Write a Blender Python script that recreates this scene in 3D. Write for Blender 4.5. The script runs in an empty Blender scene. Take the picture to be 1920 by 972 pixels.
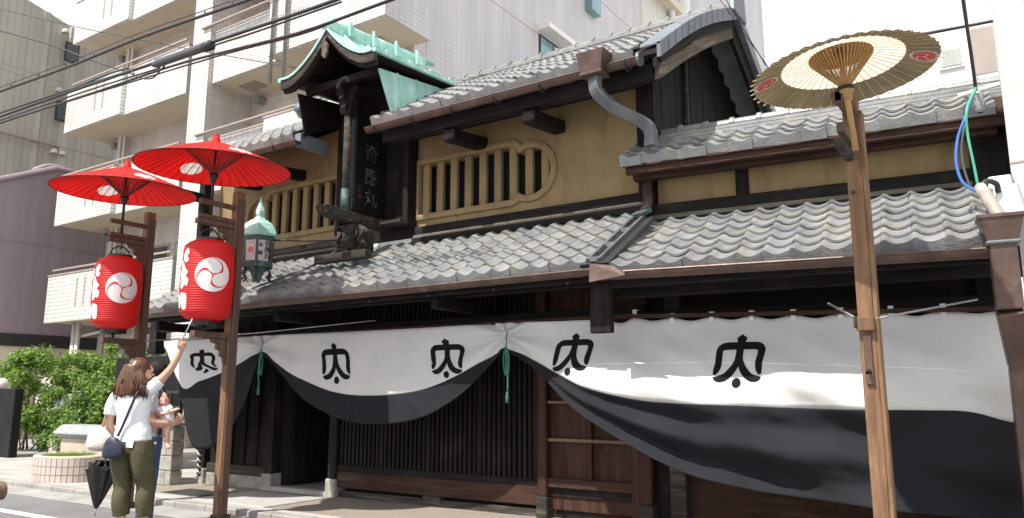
import bpy, bmesh, math, random
import numpy as np
from mathutils import Vector, Matrix
rnd = random.Random(11)
sc = bpy.context.scene
col = sc.collection
R = math.radians
# ------------------------------------------------------------------ camera
CH = 1.35; YAW = R(33.7); PITCH = R(10.0); FPX = 1450.0
cd = bpy.data.cameras.new('camera'); cam = bpy.data.objects.new('camera', cd); col.objects.link(cam)
cam.location = (0, 0, CH); cam.rotation_euler = (R(90) + PITCH, 0, YAW)
cd.sensor_width = 36; cd.lens = 36 * FPX / 1920; cd.clip_start = 0.05; cd.clip_end = 2000
sc.camera = cam
# ------------------------------------------------------------------ sky and sun
SUNV = Vector((-0.25, -1.0, 1.6)).normalized()          # towards the sun
w = bpy.data.worlds.new('World'); sc.world = w; w.use_nodes = True
nt = w.node_tree; nt.nodes.clear()
out = nt.nodes.new('ShaderNodeOutputWorld'); bg = nt.nodes.new('ShaderNodeBackground')
sky = nt.nodes.new('ShaderNodeTexSky'); sky.sky_type = 'NISHITA'; sky.sun_disc = False
sky.sun_elevation = math.asin(SUNV.z); sky.sun_rotation = math.atan2(SUNV.x, SUNV.y)
sky.air_density = 1.0; sky.dust_density = 2.5; sky.ozone_density = 1.0
tc = nt.nodes.new('ShaderNodeTexCoord'); mp = nt.nodes.new('ShaderNodeMapping'); mp.inputs['Scale'].default_value = (1, 1, 2.2)
ns = nt.nodes.new('ShaderNodeTexNoise'); ns.inputs['Scale'].default_value = 2.6; ns.inputs['Detail'].default_value = 7; ns.inputs['Roughness'].default_value = .62
rp = nt.nodes.new('ShaderNodeValToRGB'); rp.color_ramp.elements[0].position = .12; rp.color_ramp.elements[1].position = .44
mx = nt.nodes.new('ShaderNodeMix'); mx.data_type = 'RGBA'; mx.inputs[7].default_value = (7.6, 7.8, 8.2, 1)
L = nt.links.new
L(tc.outputs['Generated'], mp.inputs[0]); L(mp.outputs[0], ns.inputs[0]); L(ns.outputs['Fac'], rp.inputs[0])
L(rp.outputs[0], mx.inputs[0]); L(sky.outputs[0], mx.inputs[6]); L(mx.outputs[2], bg.inputs[0])
bg.inputs[1].default_value = 0.108; L(bg.outputs[0], out.inputs[0])
sd = bpy.data.lights.new('sun', 'SUN'); sd.energy = 4.6; sd.angle = R(0.6); sd.color = (1, .955, .88)
sun = bpy.data.objects.new('sun', sd); col.objects.link(sun)
sun.rotation_euler = SUNV.to_track_quat('Z', 'Y').to_euler(); sun.location = (-10, -20, 30)
vs = sc.view_settings; vs.view_transform = 'Standard'; vs.look = 'None'; vs.exposure = 0.60; vs.gamma = 1; vs.use_curve_mapping = False
# ------------------------------------------------------------------ helpers
WM = {}
def wm(o): return WM.get(o.name, Matrix.Identity(4)) if o else Matrix.Identity(4)
def tag(o, label=None, cat=None, group=None, kind=None):
    if label: o['label'] = label
    if cat: o['category'] = cat
    if group: o['group'] = group
    if kind: o['kind'] = kind
    return o
def empty(name, loc, label, cat, group=None, rz=0):
    o = bpy.data.objects.new(name, None); col.objects.link(o); o.empty_display_size = .1
    m = Matrix.Translation(loc) @ Matrix.Rotation(rz, 4, 'Z'); o.matrix_local = m; WM[o.name] = m
    return tag(o, label, cat, group)
def put(name, me, mw, parent=None):
    o = bpy.data.objects.new(name, me); col.objects.link(o)
    if parent:
        o.parent = parent; o.matrix_local = wm(parent).inverted() @ mw
    else: o.matrix_local = mw
    WM[o.name] = mw.copy()
    return o
class MB:
    """collects shapes in world coordinates (through matrix M) and links them as one mesh object"""
    def __init__(s, M=None): s.v = []; s.f = []; s.mi = []; s.M = M; s.cur = 0
    def add(s, vs, fs, mi=None):
        n = len(s.v)
        for p in vs:
            p = Vector(p); s.v.append(s.M @ p if s.M else p)
        for f in fs: s.f.append([i + n for i in f]); s.mi.append(s.cur if mi is None else mi)
        return s
    def box(s, x0, x1, y0, y1, z0, z1):
        return s.add([(x0,y0,z0),(x1,y0,z0),(x1,y1,z0),(x0,y1,z0),(x0,y0,z1),(x1,y0,z1),(x1,y1,z1),(x0,y1,z1)],
            [(0,3,2,1),(4,5,6,7),(0,1,5,4),(1,2,6,5),(2,3,7,6),(3,0,4,7)])
    def beam(s, a, b, w, h, up=(0,0,1)):
        a = Vector(a); b = Vector(b); d = (b - a).normalized(); u = Vector(up); sx = d.cross(u)
        if sx.length < 1e-4: sx = d.cross(Vector((0,1,0)))
        sx.normalize(); u = sx.cross(d); sx *= w/2; u = u * (h/2)
        return s.add([a-sx-u, a+sx-u, a+sx+u, a-sx+u, b-sx-u, b+sx-u, b+sx+u, b-sx+u],
            [(0,1,2,3),(4,7,6,5),(0,4,5,1),(1,5,6,2),(2,6,7,3),(3,7,4,0)])
    def rsweep(s, pts, w, h, up):
        pts = [Vector(p) for p in pts]; P = []
        for i, p in enumerate(pts):
            d = (pts[min(i+1, len(pts)-1)]-pts[max(i-1, 0)]).normalized(); sx = d.cross(Vector(up)).normalized(); u = sx.cross(d)
            P.append([p-sx*w/2-u*h/2, p+sx*w/2-u*h/2, p+sx*w/2+u*h/2, p-sx*w/2+u*h/2, p-sx*w/2-u*h/2])
        s.grid(P); s.add(P[0][:4], [(0,1,2,3)]); return s.add(P[-1][:4], [(3,2,1,0)])
    def tube(s, pts, r, n=8, cap=True):
        pts = [Vector(p) for p in pts]; rs = r if isinstance(r, (list, tuple)) else [r]*len(pts)
        vs = []; fs = []; prev = None
        for i, p in enumerate(pts):
            d = (pts[min(i+1, len(pts)-1)] - pts[max(i-1, 0)]).normalized()
            if prev is None:
                a = d.cross(Vector((0,0,1)));
                if a.length < 1e-3: a = d.cross(Vector((0,1,0)))
            else: a = prev - d * prev.dot(d)
            a.normalize(); prev = a; b = d.cross(a)
            for k in range(n):
                t = 2*math.pi*k/n; vs.append(p + (a*math.cos(t) + b*math.sin(t))*rs[i])
        for i in range(len(pts)-1):
            for k in range(n):
                k2 = (k+1) % n; fs.append((i*n+k, i*n+k2, (i+1)*n+k2, (i+1)*n+k))
        if cap: fs.append(tuple(range(n))[::-1]); fs.append(tuple((len(pts)-1)*n + k for k in range(n)))
        return s.add(vs, fs)
    def lathe(s, c, prof, n=24, a0=0, a1=2*math.pi):
        full = abs(a1-a0-2*math.pi) < 1e-6; vs = []; fs = []; m = n if full else n+1
        for (r, z) in prof:
            for k in range(m):
                t = a0 + (a1-a0)*k/n; vs.append((c[0]+r*math.cos(t), c[1]+r*math.sin(t), c[2]+z))
        for i in range(len(prof)-1):
            for k in range(n):
                k2 = (k+1) % m; fs.append((i*m+k, i*m+k2, (i+1)*m+k2, (i+1)*m+k))
        return s.add(vs, fs)
    def prism(s, poly, a, b, plane='xz'):
        """polygon in a plane extruded between a and b on the third axis"""
        def P(p, t): return {'xz': (p[0], t, p[1]), 'yz': (t, p[0], p[1]), 'xy': (p[0], p[1], t)}[plane]
        n = len(poly); vs = [P(p, a) for p in poly] + [P(p, b) for p in poly]
        fs = [tuple(range(n)), tuple(range(2*n-1, n-1, -1))] + [(i, i+n, (i+1) % n + n, (i+1) % n) for i in range(n)]
        return s.add(vs, fs)
    def grid(s, P, flip=False, mi=None):
        h = len(P); wd = len(P[0]); vs = [p for r in P for p in r]; fs = []
        for i in range(h-1):
            for j in range(wd-1):
                q = (i*wd+j, i*wd+j+1, (i+1)*wd+j+1, (i+1)*wd+j); fs.append(q[::-1] if flip else q)
        return s.add(vs, fs, mi)
    def build(s, name, mat, parent=None, smooth=False, bev=0, origin=None, recalc=True, solid=0):
        mats = mat if isinstance(mat, (list, tuple)) else [mat]
        v = s.v
        if origin is None:
            lo = [min(p[i] for p in v) for i in range(3)]; hi = [max(p[i] for p in v) for i in range(3)]
            origin = Vector(((lo[0]+hi[0])/2, (lo[1]+hi[1])/2, lo[2]))
        origin = Vector(origin)
        rot = wm(parent).to_quaternion().to_matrix().to_4x4() if parent else Matrix.Identity(4)
        mw = Matrix.Translation(origin) @ rot; inv = mw.inverted()
        me = bpy.data.meshes.new(name); me.from_pydata([inv @ p for p in v], [], s.f)
        for m in mats: me.materials.append(m)
        if len(mats) > 1: me.polygons.foreach_set('material_index', s.mi)
        if recalc:
            bm = bmesh.new(); bm.from_mesh(me); bmesh.ops.recalc_face_normals(bm, faces=bm.faces); bm.to_mesh(me); bm.free()
        if smooth: me.polygons.foreach_set('use_smooth', [True]*len(me.polygons))
        o = put(name, me, mw, parent)
        if solid:
            md = o.modifiers.new('solid', 'SOLIDIFY'); md.thickness = solid; md.offset = 0
        if bev:
            md = o.modifiers.new('bevel', 'BEVEL'); md.width = bev; md.segments = 1; md.limit_method = 'ANGLE'
        return o
def Box(name, mat, parent, x0, x1, y0, y1, z0, z1, bev=0, M=None): return MB(M).box(x0,x1,y0,y1,z0,z1).build(name, mat, parent, bev=bev)
def Beam(name, mat, parent, a, b, w, h, bev=0, M=None): return MB(M).beam(a, b, w, h).build(name, mat, parent, bev=bev)
def Tube(name, mat, parent, pts, r, n=8, smooth=True, M=None): return MB(M).tube(pts, r, n).build(name, mat, parent, smooth=smooth)
def crv(pts, n):
    """Catmull-Rom through points"""
    P = [np.array(p, float) for p in pts]; P = [2*P[0]-P[1]] + P + [2*P[-1]-P[-2]]; o = []
    segs = len(P)-3
    for k in range(n+1):
        t = k/n*segs; i = min(int(t), segs-1); t -= i; a, b, c, d = P[i:i+4]
        o.append(.5*((2*b)+(-a+c)*t+(2*a-5*b+4*c-d)*t*t+(-a+3*b-3*c+d)*t**3))
    return o
def sag(a, b, s, n=16):
    a = Vector(a); b = Vector(b); return [a.lerp(b, i/n) - Vector((0,0,s*4*(i/n)*(1-i/n))) for i in range(n+1)]
# surveyed directions: a photograph pixel and one known plane give a point in the place
_fh = Vector((-math.sin(YAW), math.cos(YAW), 0)); _r = Vector((math.cos(YAW), math.sin(YAW), 0)); _z = Vector((0,0,1))
_fw = _fh*math.cos(PITCH) + _z*math.sin(PITCH); _up = -_fh*math.sin(PITCH) + _z*math.cos(PITCH)
def ray(u, v): return _r*((u-960)/FPX) - _up*((v-486)/FPX) + _fw
def aty(u, v, y): d = ray(u, v); return Vector((0,0,CH)) + d*(y/d.y)
def atx(u, v, x): d = ray(u, v); return Vector((0,0,CH)) + d*(x/d.x)
def atz(u, v, z): d = ray(u, v); return Vector((0,0,CH)) + d*((z-CH)/d.z)
# ------------------------------------------------------------------ materials
def nodes(name):
    m = bpy.data.materials.new(name); m.use_nodes = True; t = m.node_tree; return m, t, t.nodes['Principled BSDF'], t.links.new
def mat(name, c, rough=.6, var=.25, scale=3., bump=0., bscale=30., metal=0., rn=0., stretch=(1,1,1), spec=.5, trans=0., c2=None, w2=(.52,.68), s2=1.3, st2=(1,1,1), rot=None):
    m, t, b, Lk = nodes(name); N = t.nodes.new
    geo = N('ShaderNodeNewGeometry'); mp = N('ShaderNodeMapping'); mp.inputs['Scale'].default_value = stretch
    if rot:
        mp.vector_type = 'TEXTURE'; mp.inputs['Rotation'].default_value = rot; mp.inputs['Scale'].default_value = [1/q for q in stretch]
    Lk(geo.outputs['Position'], mp.inputs[0])
    n1 = N('ShaderNodeTexNoise'); n1.inputs['Scale'].default_value = scale; n1.inputs['Detail'].default_value = 6; n1.inputs['Roughness'].default_value = .6
    Lk(mp.outputs[0], n1.inputs[0])
    mr = N('ShaderNodeMapRange'); mr.inputs[1].default_value = .3; mr.inputs[2].default_value = .7; mr.inputs[3].default_value = 1-var; mr.inputs[4].default_value = 1+var; mr.clamp = False
    Lk(n1.outputs['Fac'], mr.inputs[0]); val = mr.outputs[0]
    if rn:
        oi = N('ShaderNodeObjectInfo'); m2 = N('ShaderNodeMapRange'); m2.inputs[3].default_value = 1-rn; m2.inputs[4].default_value = 1+rn
        Lk(oi.outputs['Random'], m2.inputs[0]); mu = N('ShaderNodeMath'); mu.operation = 'MULTIPLY'; Lk(val, mu.inputs[0]); Lk(m2.outputs[0], mu.inputs[1]); val = mu.outputs[0]
    if c2:
        n2 = N('ShaderNodeTexNoise'); n2.inputs['Scale'].default_value = s2; n2.inputs['Detail'].default_value = 8; n2.inputs['Roughness'].default_value = .65
        mp2 = N('ShaderNodeMapping'); mp2.inputs['Scale'].default_value = st2; Lk(mp.outputs[0] if rot else geo.outputs['Position'], mp2.inputs[0]); Lk(mp2.outputs[0], n2.inputs[0])
        m3 = N('ShaderNodeMapRange'); m3.inputs[1].default_value = w2[0]; m3.inputs[2].default_value = w2[1]; Lk(n2.outputs['Fac'], m3.inputs[0])
        mi = N('ShaderNodeMix'); mi.data_type = 'RGBA'; mi.inputs[6].default_value = (*c, 1); mi.inputs[7].default_value = (*c2, 1); Lk(m3.outputs[0], mi.inputs[0]); csock = mi.outputs[2]
    else:
        rgb = N('ShaderNodeRGB'); rgb.outputs[0].default_value = (*c, 1); csock = rgb.outputs[0]
    vm = N('ShaderNodeVectorMath'); vm.operation = 'SCALE'; Lk(csock, vm.inputs[0]); Lk(val, vm.inputs['Scale']); Lk(vm.outputs[0], b.inputs['Base Color'])
    b.inputs['Roughness'].default_value = rough; b.inputs['Metallic'].default_value = metal; b.inputs['Specular IOR Level'].default_value = spec
    if bump:
        n3 = N('ShaderNodeTexNoise'); n3.inputs['Scale'].default_value = bscale; n3.inputs['Detail'].default_value = 5; Lk(mp.outputs[0], n3.inputs[0])
        bp = N('ShaderNodeBump'); bp.inputs['Strength'].default_value = bump; bp.inputs['Distance'].default_value = .02; Lk(n3.outputs['Fac'], bp.inputs['Height']); Lk(bp.outputs[0], b.inputs['Normal'])
    if trans:
        tr = N('ShaderNodeBsdfTranslucent'); Lk(vm.outputs[0], tr.inputs[0]); ms = N('ShaderNodeMixShader'); ms.inputs[0].default_value = trans
        Lk(b.outputs[0], ms.inputs[1]); Lk(tr.outputs[0], ms.inputs[2]); Lk(ms.outputs[0], t.nodes['Material Output'].inputs[0])
    return m
def tilemat(name, c, mortar, bw, bh, axis='x', var=.06, rough=.45, msize=.012, off=0.):
    """small glazed wall tiles: too small in the picture to build one by one"""
    m, t, b, Lk = nodes(name); N = t.nodes.new
    geo = N('ShaderNodeNewGeometry'); sp = N('ShaderNodeSeparateXYZ'); cb = N('ShaderNodeCombineXYZ'); Lk(geo.outputs['Position'], sp.inputs[0])
    if axis == 'xy':
        ad = N('ShaderNodeMath'); Lk(sp.outputs[0], ad.inputs[0]); Lk(sp.outputs[1], ad.inputs[1]); Lk(ad.outputs[0], cb.inputs[0])
    else: Lk(sp.outputs[{'x': 0, 'y': 1}[axis]], cb.inputs[0])
    Lk(sp.outputs[2], cb.inputs[1])
    br = N('ShaderNodeTexBrick'); br.offset = off; br.inputs['Scale'].default_value = 1; br.inputs['Brick Width'].default_value = bw; br.inputs['Row Height'].default_value = bh
    br.inputs['Mortar Size'].default_value = msize; br.inputs['Color1'].default_value = (*[x*(1-var) for x in c], 1); br.inputs['Color2'].default_value = (*[x*(1+var) for x in c], 1); br.inputs['Mortar'].default_value = (*mortar, 1)
    Lk(cb.outputs[0], br.inputs[0])
    ms_ = N('ShaderNodeMapping'); ms_.inputs['Scale'].default_value = (2.2,2.2,.35); Lk(geo.outputs['Position'], ms_.inputs[0]); n1 = N('ShaderNodeTexNoise'); n1.inputs['Scale'].default_value = .7; n1.inputs['Detail'].default_value = 7; Lk(ms_.outputs[0], n1.inputs[0])
    mr = N('ShaderNodeMapRange'); mr.inputs[1].default_value = .3; mr.inputs[2].default_value = .7; mr.inputs[3].default_value = .82; mr.inputs[4].default_value = 1.06; Lk(n1.outputs['Fac'], mr.inputs[0])
    vm = N('ShaderNodeVectorMath'); vm.operation = 'SCALE'; Lk(br.outputs['Color'], vm.inputs[0]); Lk(mr.outputs[0], vm.inputs['Scale']); Lk(vm.outputs[0], b.inputs['Base Color'])
    b.inputs['Roughness'].default_value = rough
    bp = N('ShaderNodeBump'); bp.invert = True; bp.inputs['Strength'].default_value = .4; bp.inputs['Distance'].default_value = .01; Lk(br.outputs['Fac'], bp.inputs['Height']); Lk(bp.outputs[0], b.inputs['Normal'])
    return m
VZ = (6, 6, .5); VX = (.5, 6, 6); VY = (6, .5, 6)
T = {}
T['kawara'] = mat('kawara', (.215,.22,.226), .40, .22, 5, .3, 50, rn=.14, spec=.6, c2=(.31,.295,.245), s2=4.5, w2=(.48,.70))
T['kawara_blue'] = mat('kawara_blue', (.14,.165,.195), .4, .25, 3, .2, 60, rn=.12, spec=.6)
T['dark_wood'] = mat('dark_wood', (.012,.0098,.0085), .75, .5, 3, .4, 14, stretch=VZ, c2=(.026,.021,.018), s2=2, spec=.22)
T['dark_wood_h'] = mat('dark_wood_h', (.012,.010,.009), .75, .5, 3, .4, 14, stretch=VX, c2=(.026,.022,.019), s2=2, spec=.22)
T['grey_wood'] = mat('grey_wood', (.045,.04,.034), .8, .5, 3, .5, 14, stretch=VX, c2=(.09,.082,.07), s2=3, st2=VX, spec=.25)
T['old_wood'] = mat('old_wood', (.10,.075,.055), .8, .45, 2.5, .4, 10, stretch=VY, c2=(.24,.195,.15), s2=2.2, rot=(R(26),0,0))
T['brown_wood'] = mat('brown_wood', (.05,.021,.014), .7, .45, 3, .4, 16, stretch=VZ, c2=(.075,.04,.028), s2=2.5, st2=VZ, spec=.25)
T['brown_wood_h'] = mat('brown_wood_h', (.045,.021,.015), .7, .45, 3, .4, 16, stretch=VX, c2=(.07,.04,.03), s2=2.5, st2=VX, spec=.25)
T['ash_wood'] = mat('ash_wood', (.15,.135,.105), .8, .35, 3, .4, 14, stretch=VX, spec=.25)
T['edge_wood'] = mat('edge_wood', (.17,.11,.07), .7, .3, 4, .3, 16, stretch=VX)
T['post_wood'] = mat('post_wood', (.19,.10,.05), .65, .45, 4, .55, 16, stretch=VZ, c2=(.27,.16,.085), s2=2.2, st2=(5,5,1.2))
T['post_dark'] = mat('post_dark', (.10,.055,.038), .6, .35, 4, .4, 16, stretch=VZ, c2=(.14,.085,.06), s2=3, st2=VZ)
T['plaster'] = mat('plaster', (.285,.208,.108), .9, .14, 2.2, .2, 90, c2=(.165,.12,.066), s2=2.2, st2=(2.2,2.2,.4), w2=(.50,.76), spec=.2)
T['verdigris'] = mat('verdigris', (.33,.60,.52), .55, .18, 4, .2, 30, c2=(.52,.75,.67), s2=4, st2=(2,2,.6), w2=(.5,.66))
T['verdigris_dark'] = mat('verdigris_dark', (.045,.075,.072), .6, .35, 5, .2, 30, c2=(.11,.19,.175), s2=5, w2=(.5,.72))
T['copper'] = mat('copper', (.10,.062,.05), .42, .3, 5, .1, 30, metal=.35, c2=(.155,.10,.082), s2=4)
T['copper_grey'] = mat('copper_grey', (.14,.15,.16), .45, .25, 5, .1, 30, metal=.3)
T['iron'] = mat('iron', (.025,.026,.028), .5, .3, 8)
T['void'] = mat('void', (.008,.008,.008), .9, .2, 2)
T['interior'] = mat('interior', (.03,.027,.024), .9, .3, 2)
def clothmat(name, c, var, trans):
    m = mat(name, c, .9, var, 2.0, .12, 260, spec=.15, trans=trans, c2=tuple(x*.88 for x in c), s2=.9); return m
T['cloth_white'] = clothmat('cloth_white', (.74,.735,.72), .05, .18)
T['cloth_black'] = clothmat('cloth_black', (.020,.020,.024), .15, .03)
T['crest_black'] = mat('crest_black', (.012,.012,.013), .9, .2, 20, spec=.1)
T['cord_teal'] = mat('cord_teal', (.04,.17,.145), .8, .2, 40, .3, 120)
T['red_paper'] = mat('red_paper', (.78,.018,.014), .5, .1, 3, .1, 60, trans=.5)
T['red_lantern'] = mat('red_lantern', (.80,.026,.026), .5, .12, 4, .08, 50, trans=.35)
T['rib_pale'] = mat('rib_pale', (.60,.46,.27), .5, .15, 20, rn=.1)
T['white_paper'] = mat('white_paper', (.82,.78,.76), .6, .05, 4, trans=.3)
T['lantern_white'] = mat('lantern_white', (.80,.76,.76), .5, .05, 6)
T['cream_paper'] = mat('cream_paper', (.92,.89,.80), .6, .04, 4, trans=.72)
T['olive_paper'] = mat('olive_paper', (.33,.29,.205), .6, .18, 5, trans=.5)
T['brown_paper'] = mat('brown_paper', (.42,.22,.075), .6, .12, 6, trans=.5)
T['bamboo'] = mat('bamboo', (.42,.25,.10), .5, .2, 20, rn=.1)
T['bamboo_red'] = mat('bamboo_red', (.20,.02,.02), .5, .2, 20, rn=.1)
T['emblem_red'] = mat('emblem_red', (.60,.06,.05), .6, .1, 10)
T['black_lacquer'] = mat('black_lacquer', (.012,.011,.011), .35, .3, 6)
T['apt_front'] = tilemat('apt_front', (.70,.68,.65), (.46,.445,.42), .24, .12, 'x', msize=.016)
T['apt_side'] = tilemat('apt_side', (.585,.56,.56), (.49,.465,.465), .22, .115, 'y', .03)
T['apt_wall'] = tilemat('apt_wall', (.62,.56,.52), (.48,.44,.42), .115, .22, 'xy')
T['apt_white'] = mat('apt_white', (.80,.78,.74), .6, .05, 1)
T['apt_soffit'] = mat('apt_soffit', (.66,.585,.46), .8, .06, .8)
T['apt_trim'] = mat('apt_trim', (.36,.30,.27), .5, .1, 2)
T['glass'] = mat('glass', (.06,.08,.085), .08, .2, 1, spec=.9)
T['glass_teal'] = mat('glass_teal', (.16,.30,.33), .08, .2, 1, spec=.9)
T['curtain_grey'] = mat('curtain_grey', (.40,.42,.40), .8, .2, 4, stretch=(8,8,.4))
T['grey_metal'] = mat('grey_metal', (.30,.30,.29), .4, .15, 4, metal=.4)
T['asphalt'] = mat('asphalt', (.17,.17,.172), .85, .14, 1.2, .5, 220, c2=(.21,.21,.205), s2=.7)
T['concrete'] = mat('concrete', (.29,.28,.26), .85, .2, 2, .3, 90, c2=(.28,.27,.25), s2=2)
T['gutter_concrete'] = mat('gutter_concrete', (.30,.30,.29), .85, .2, 2, .3, 90, c2=(.22,.22,.21), s2=3)
T['aggregate'] = mat('aggregate', (.27,.235,.19), .85, .38, 60, .5, 160, c2=(.22,.19,.155), s2=1.2)
T['slab'] = mat('slab', (.40,.395,.37), .75, .12, 6, .2, 120, c2=(.33,.325,.30), s2=2)
T['paver'] = mat('paver', (.38,.365,.34), .8, .18, 3, .2, 120, rn=.1, c2=(.30,.29,.27), s2=1.5)
T['granite'] = mat('granite', (.30,.29,.26), .8, .35, 8, .4, 60)
T['paint'] = mat('paint', (.74,.74,.72), .7, .12, 14, .2, 150, c2=(.5,.5,.49), s2=9, w2=(.6,.7))
T['cable'] = mat('cable', (.03,.03,.033), .5, .15, 4)
T['cable_grey'] = mat('cable_grey', (.075,.085,.09), .45, .15, 4)  # grey sheath, paler than the black cables
T['blue_cable'] = mat('blue_cable', (.06,.17,.50), .4, .1, 4)
T['green_cable'] = mat('green_cable', (.06,.36,.24), .4, .1, 4)
T['pvc'] = mat('pvc', (.62,.60,.54), .5, .08, 3)
T['rusty_pipe'] = mat('rusty_pipe', (.36,.33,.29), .6, .25, 8, c2=(.33,.20,.12), s2=6)

def disc_paper(name, centres, r):
    """red oiled paper with round undyed white patches"""
    m = mat(name, (.78,.018,.014), .5, .1, 3, .1, 60, trans=.5); t = m.node_tree; N = t.nodes.new; geo = N('ShaderNodeNewGeometry'); prev = None
    for c in centres:
        v = N('ShaderNodeVectorMath'); v.operation = 'DISTANCE'; v.inputs[1].default_value = c; t.links.new(geo.outputs['Position'], v.inputs[0])
        k = N('ShaderNodeMath'); k.operation = 'LESS_THAN'; k.inputs[1].default_value = r; t.links.new(v.outputs['Value'], k.inputs[0])
        if prev is None: prev = k.outputs[0]
        else:
            a = N('ShaderNodeMath'); a.operation = 'MAXIMUM'; t.links.new(prev, a.inputs[0]); t.links.new(k.outputs[0], a.inputs[1]); prev = a.outputs[0]
    mx_ = N('ShaderNodeMix'); mx_.data_type = 'RGBA'; mx_.inputs[7].default_value = (.84,.80,.78,1); t.links.new(prev, mx_.inputs[0])
    for l in list(t.links):
        if l.to_socket.name in ('Base Color',) or (l.to_node.type == 'BSDF_TRANSLUCENT' and l.to_socket.name == 'Color'):
            src = l.from_socket; dst = l.to_socket; t.links.remove(l); t.links.new(src, mx_.inputs[6]); t.links.new(mx_.outputs[2], dst)
    return m
# ================================================================== ground and road
def sheet(name, m, x0, x1, y0, y1, z, kind='structure', parent=None):
    o = MB().add([(x0,y0,z),(x1,y0,z),(x1,y1,z),(x0,y1,z)], [(0,1,2,3)]).build(name, m, parent); 
    if not parent: o['kind'] = kind
    return o
sheet('ground', T['concrete'], -400, 400, -300, 500, -.13)
road = sheet('road', T['asphalt'], -60, 30, -6, 5.52, -.02)
sheet('edge_line', T['paint'], -60, 30, 4.60, 4.74, -.016, parent=road)
# street gutter in concrete channel blocks
gut = sheet('street_gutter', T['gutter_concrete'], -60, 30, 5.52, 5.97, -.024)
for i in range(26):
    x = -16 + i*.6
    Box('channel_block', T['gutter_concrete'], gut, x+.004, x+.596, 5.525, 5.965, -.06, -.012 + rnd.uniform(-.002,.002), bev=.006)
kerb = MB().box(-60, 30, 5.98, 6.0, -.1, .02).build('kerb', T['concrete']); kerb['kind'] = 'structure'
for i in range(28):
    x = -15 + i*.6
    Box('kerb_stone', T['concrete'], kerb, x+.004, x+.596, 5.97, 6.13, -.08, .05 + rnd.uniform(-.003,.003), bev=.012)
pav = MB().box(-10.9, 8, 6.125, 7.62, -.1, .034).build('pavement', T['aggregate']); pav['kind'] = 'structure'
Box('stone_slab', T['slab'], pav, -9.15, -7.75, 6.30, 7.28, .0, .048, bev=.006)
Box('stone_slab', T['slab'], pav, -10.9, -9.2, 6.13, 6.42, .0, .044, bev=.006)
Box('stone_slab', T['slab'], pav, -9.18, -6.4, 6.13, 6.285, .0, .044, bev=.006)
Box('metal_plate', T['iron'], pav, -10.15, -9.28, 6.5, 6.98, .0, .042, bev=.004)
side = MB().box(-60, -10.905, 6.125, 60, -.1, .026).build('garden_pavement', T['concrete']); side['kind'] = 'structure'
me_p = None
for i in range(14):
    for j in range(7):
        x = -19.2 + i*.6; y = 6.15 + j*.5
        if x > -11.4: continue
        if me_p is None:
            o = Box('paving_slab', T['paver'], side, x+.006, x+.594, y+.006, y+.494, .0, .04, bev=.006); me_p = o.data
        else:
            o = put('paving_slab', me_p, Matrix.Translation((x+.3, y+.25, rnd.uniform(-.002,.002))), side)
            md = o.modifiers.new('bevel', 'BEVEL'); md.width = .006; md.segments = 1

# ================================================================== roof tile pieces
PT = .225
PROF = [(0,.028),(.06,.040),(.13,.044),(.21,.036),(.31,.018),(.43,.005),(.56,0),(.69,.003),(.81,.011),(.91,.020),(1.0,.028)]
def tile_mesh(name, m, ln, drop=0., wd=PT, th=.02):
    b = MB(); n = len(PROF); rows = []
    for y in (0, ln): rows.append([(u*wd*1.02, y, z) for u, z in PROF])
    b.grid(rows)                                                     # top
    low = [(u*wd*1.02, 0.0, (z-th) if not drop else -drop) for u, z in PROF]
    b.grid([low, rows[0]])                                           # front lip
    back = [(u*wd*1.02, .03 if drop else ln, (z-th) if not drop else -drop) for u, z in PROF]
    if drop:
        b.grid([back, low]); b.grid([[(x, .03, z-th) for (x, _, z) in rows[0]], back])
        b.add([low[0], rows[0][0], (0,.03,PROF[0][1]-th), back[0]], [(0,1,2,3)]); b.add([low[-1], rows[0][-1], (wd*1.02,.03,PROF[-1][1]-th), back[-1]], [(3,2,1,0)])
    else: b.grid([back, low])
    for e in (0, -1):
        x, _, z = rows[0][e]; b.add([(x,0,z-th),(x,0,z),(x,ln,z),(x,ln,z-th)], [(0,1,2,3)])
    me = bpy.data.meshes.new(name); me.from_pydata([tuple(p) for p in b.v], [], b.f); me.materials.append(m)
    bm = bmesh.new(); bm.from_mesh(me); bmesh.ops.recalc_face_normals(bm, faces=bm.faces); bm.to_mesh(me); bm.free()
    # keep the top facing up
    if me.polygons[0].normal.z < 0: me.flip_normals()
    for p in me.polygons: p.use_smooth = abs(p.normal.z) > .5
    return me
TM = {'eave_tall': tile_mesh('eave_tile', T['kawara'], .27, .125), 'row': tile_mesh('roof_tile', T['kawara'], .27), 'eave': tile_mesh('eave_tile', T['kawara'], .27, .085)}
def roof_mat(org, xdir, slope):
    """basis with X along the eave, Y up the slope, Z out of the roof"""
    X = Vector(xdir).normalized(); hz = Vector((-X.y, X.x, 0)); Y = (hz*math.cos(slope) + Vector((0,0,1))*math.sin(slope)); Z = X.cross(Y)
    m = Matrix((X, Y, Z)).transposed().to_4x4(); m.translation = Vector(org); return m
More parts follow.
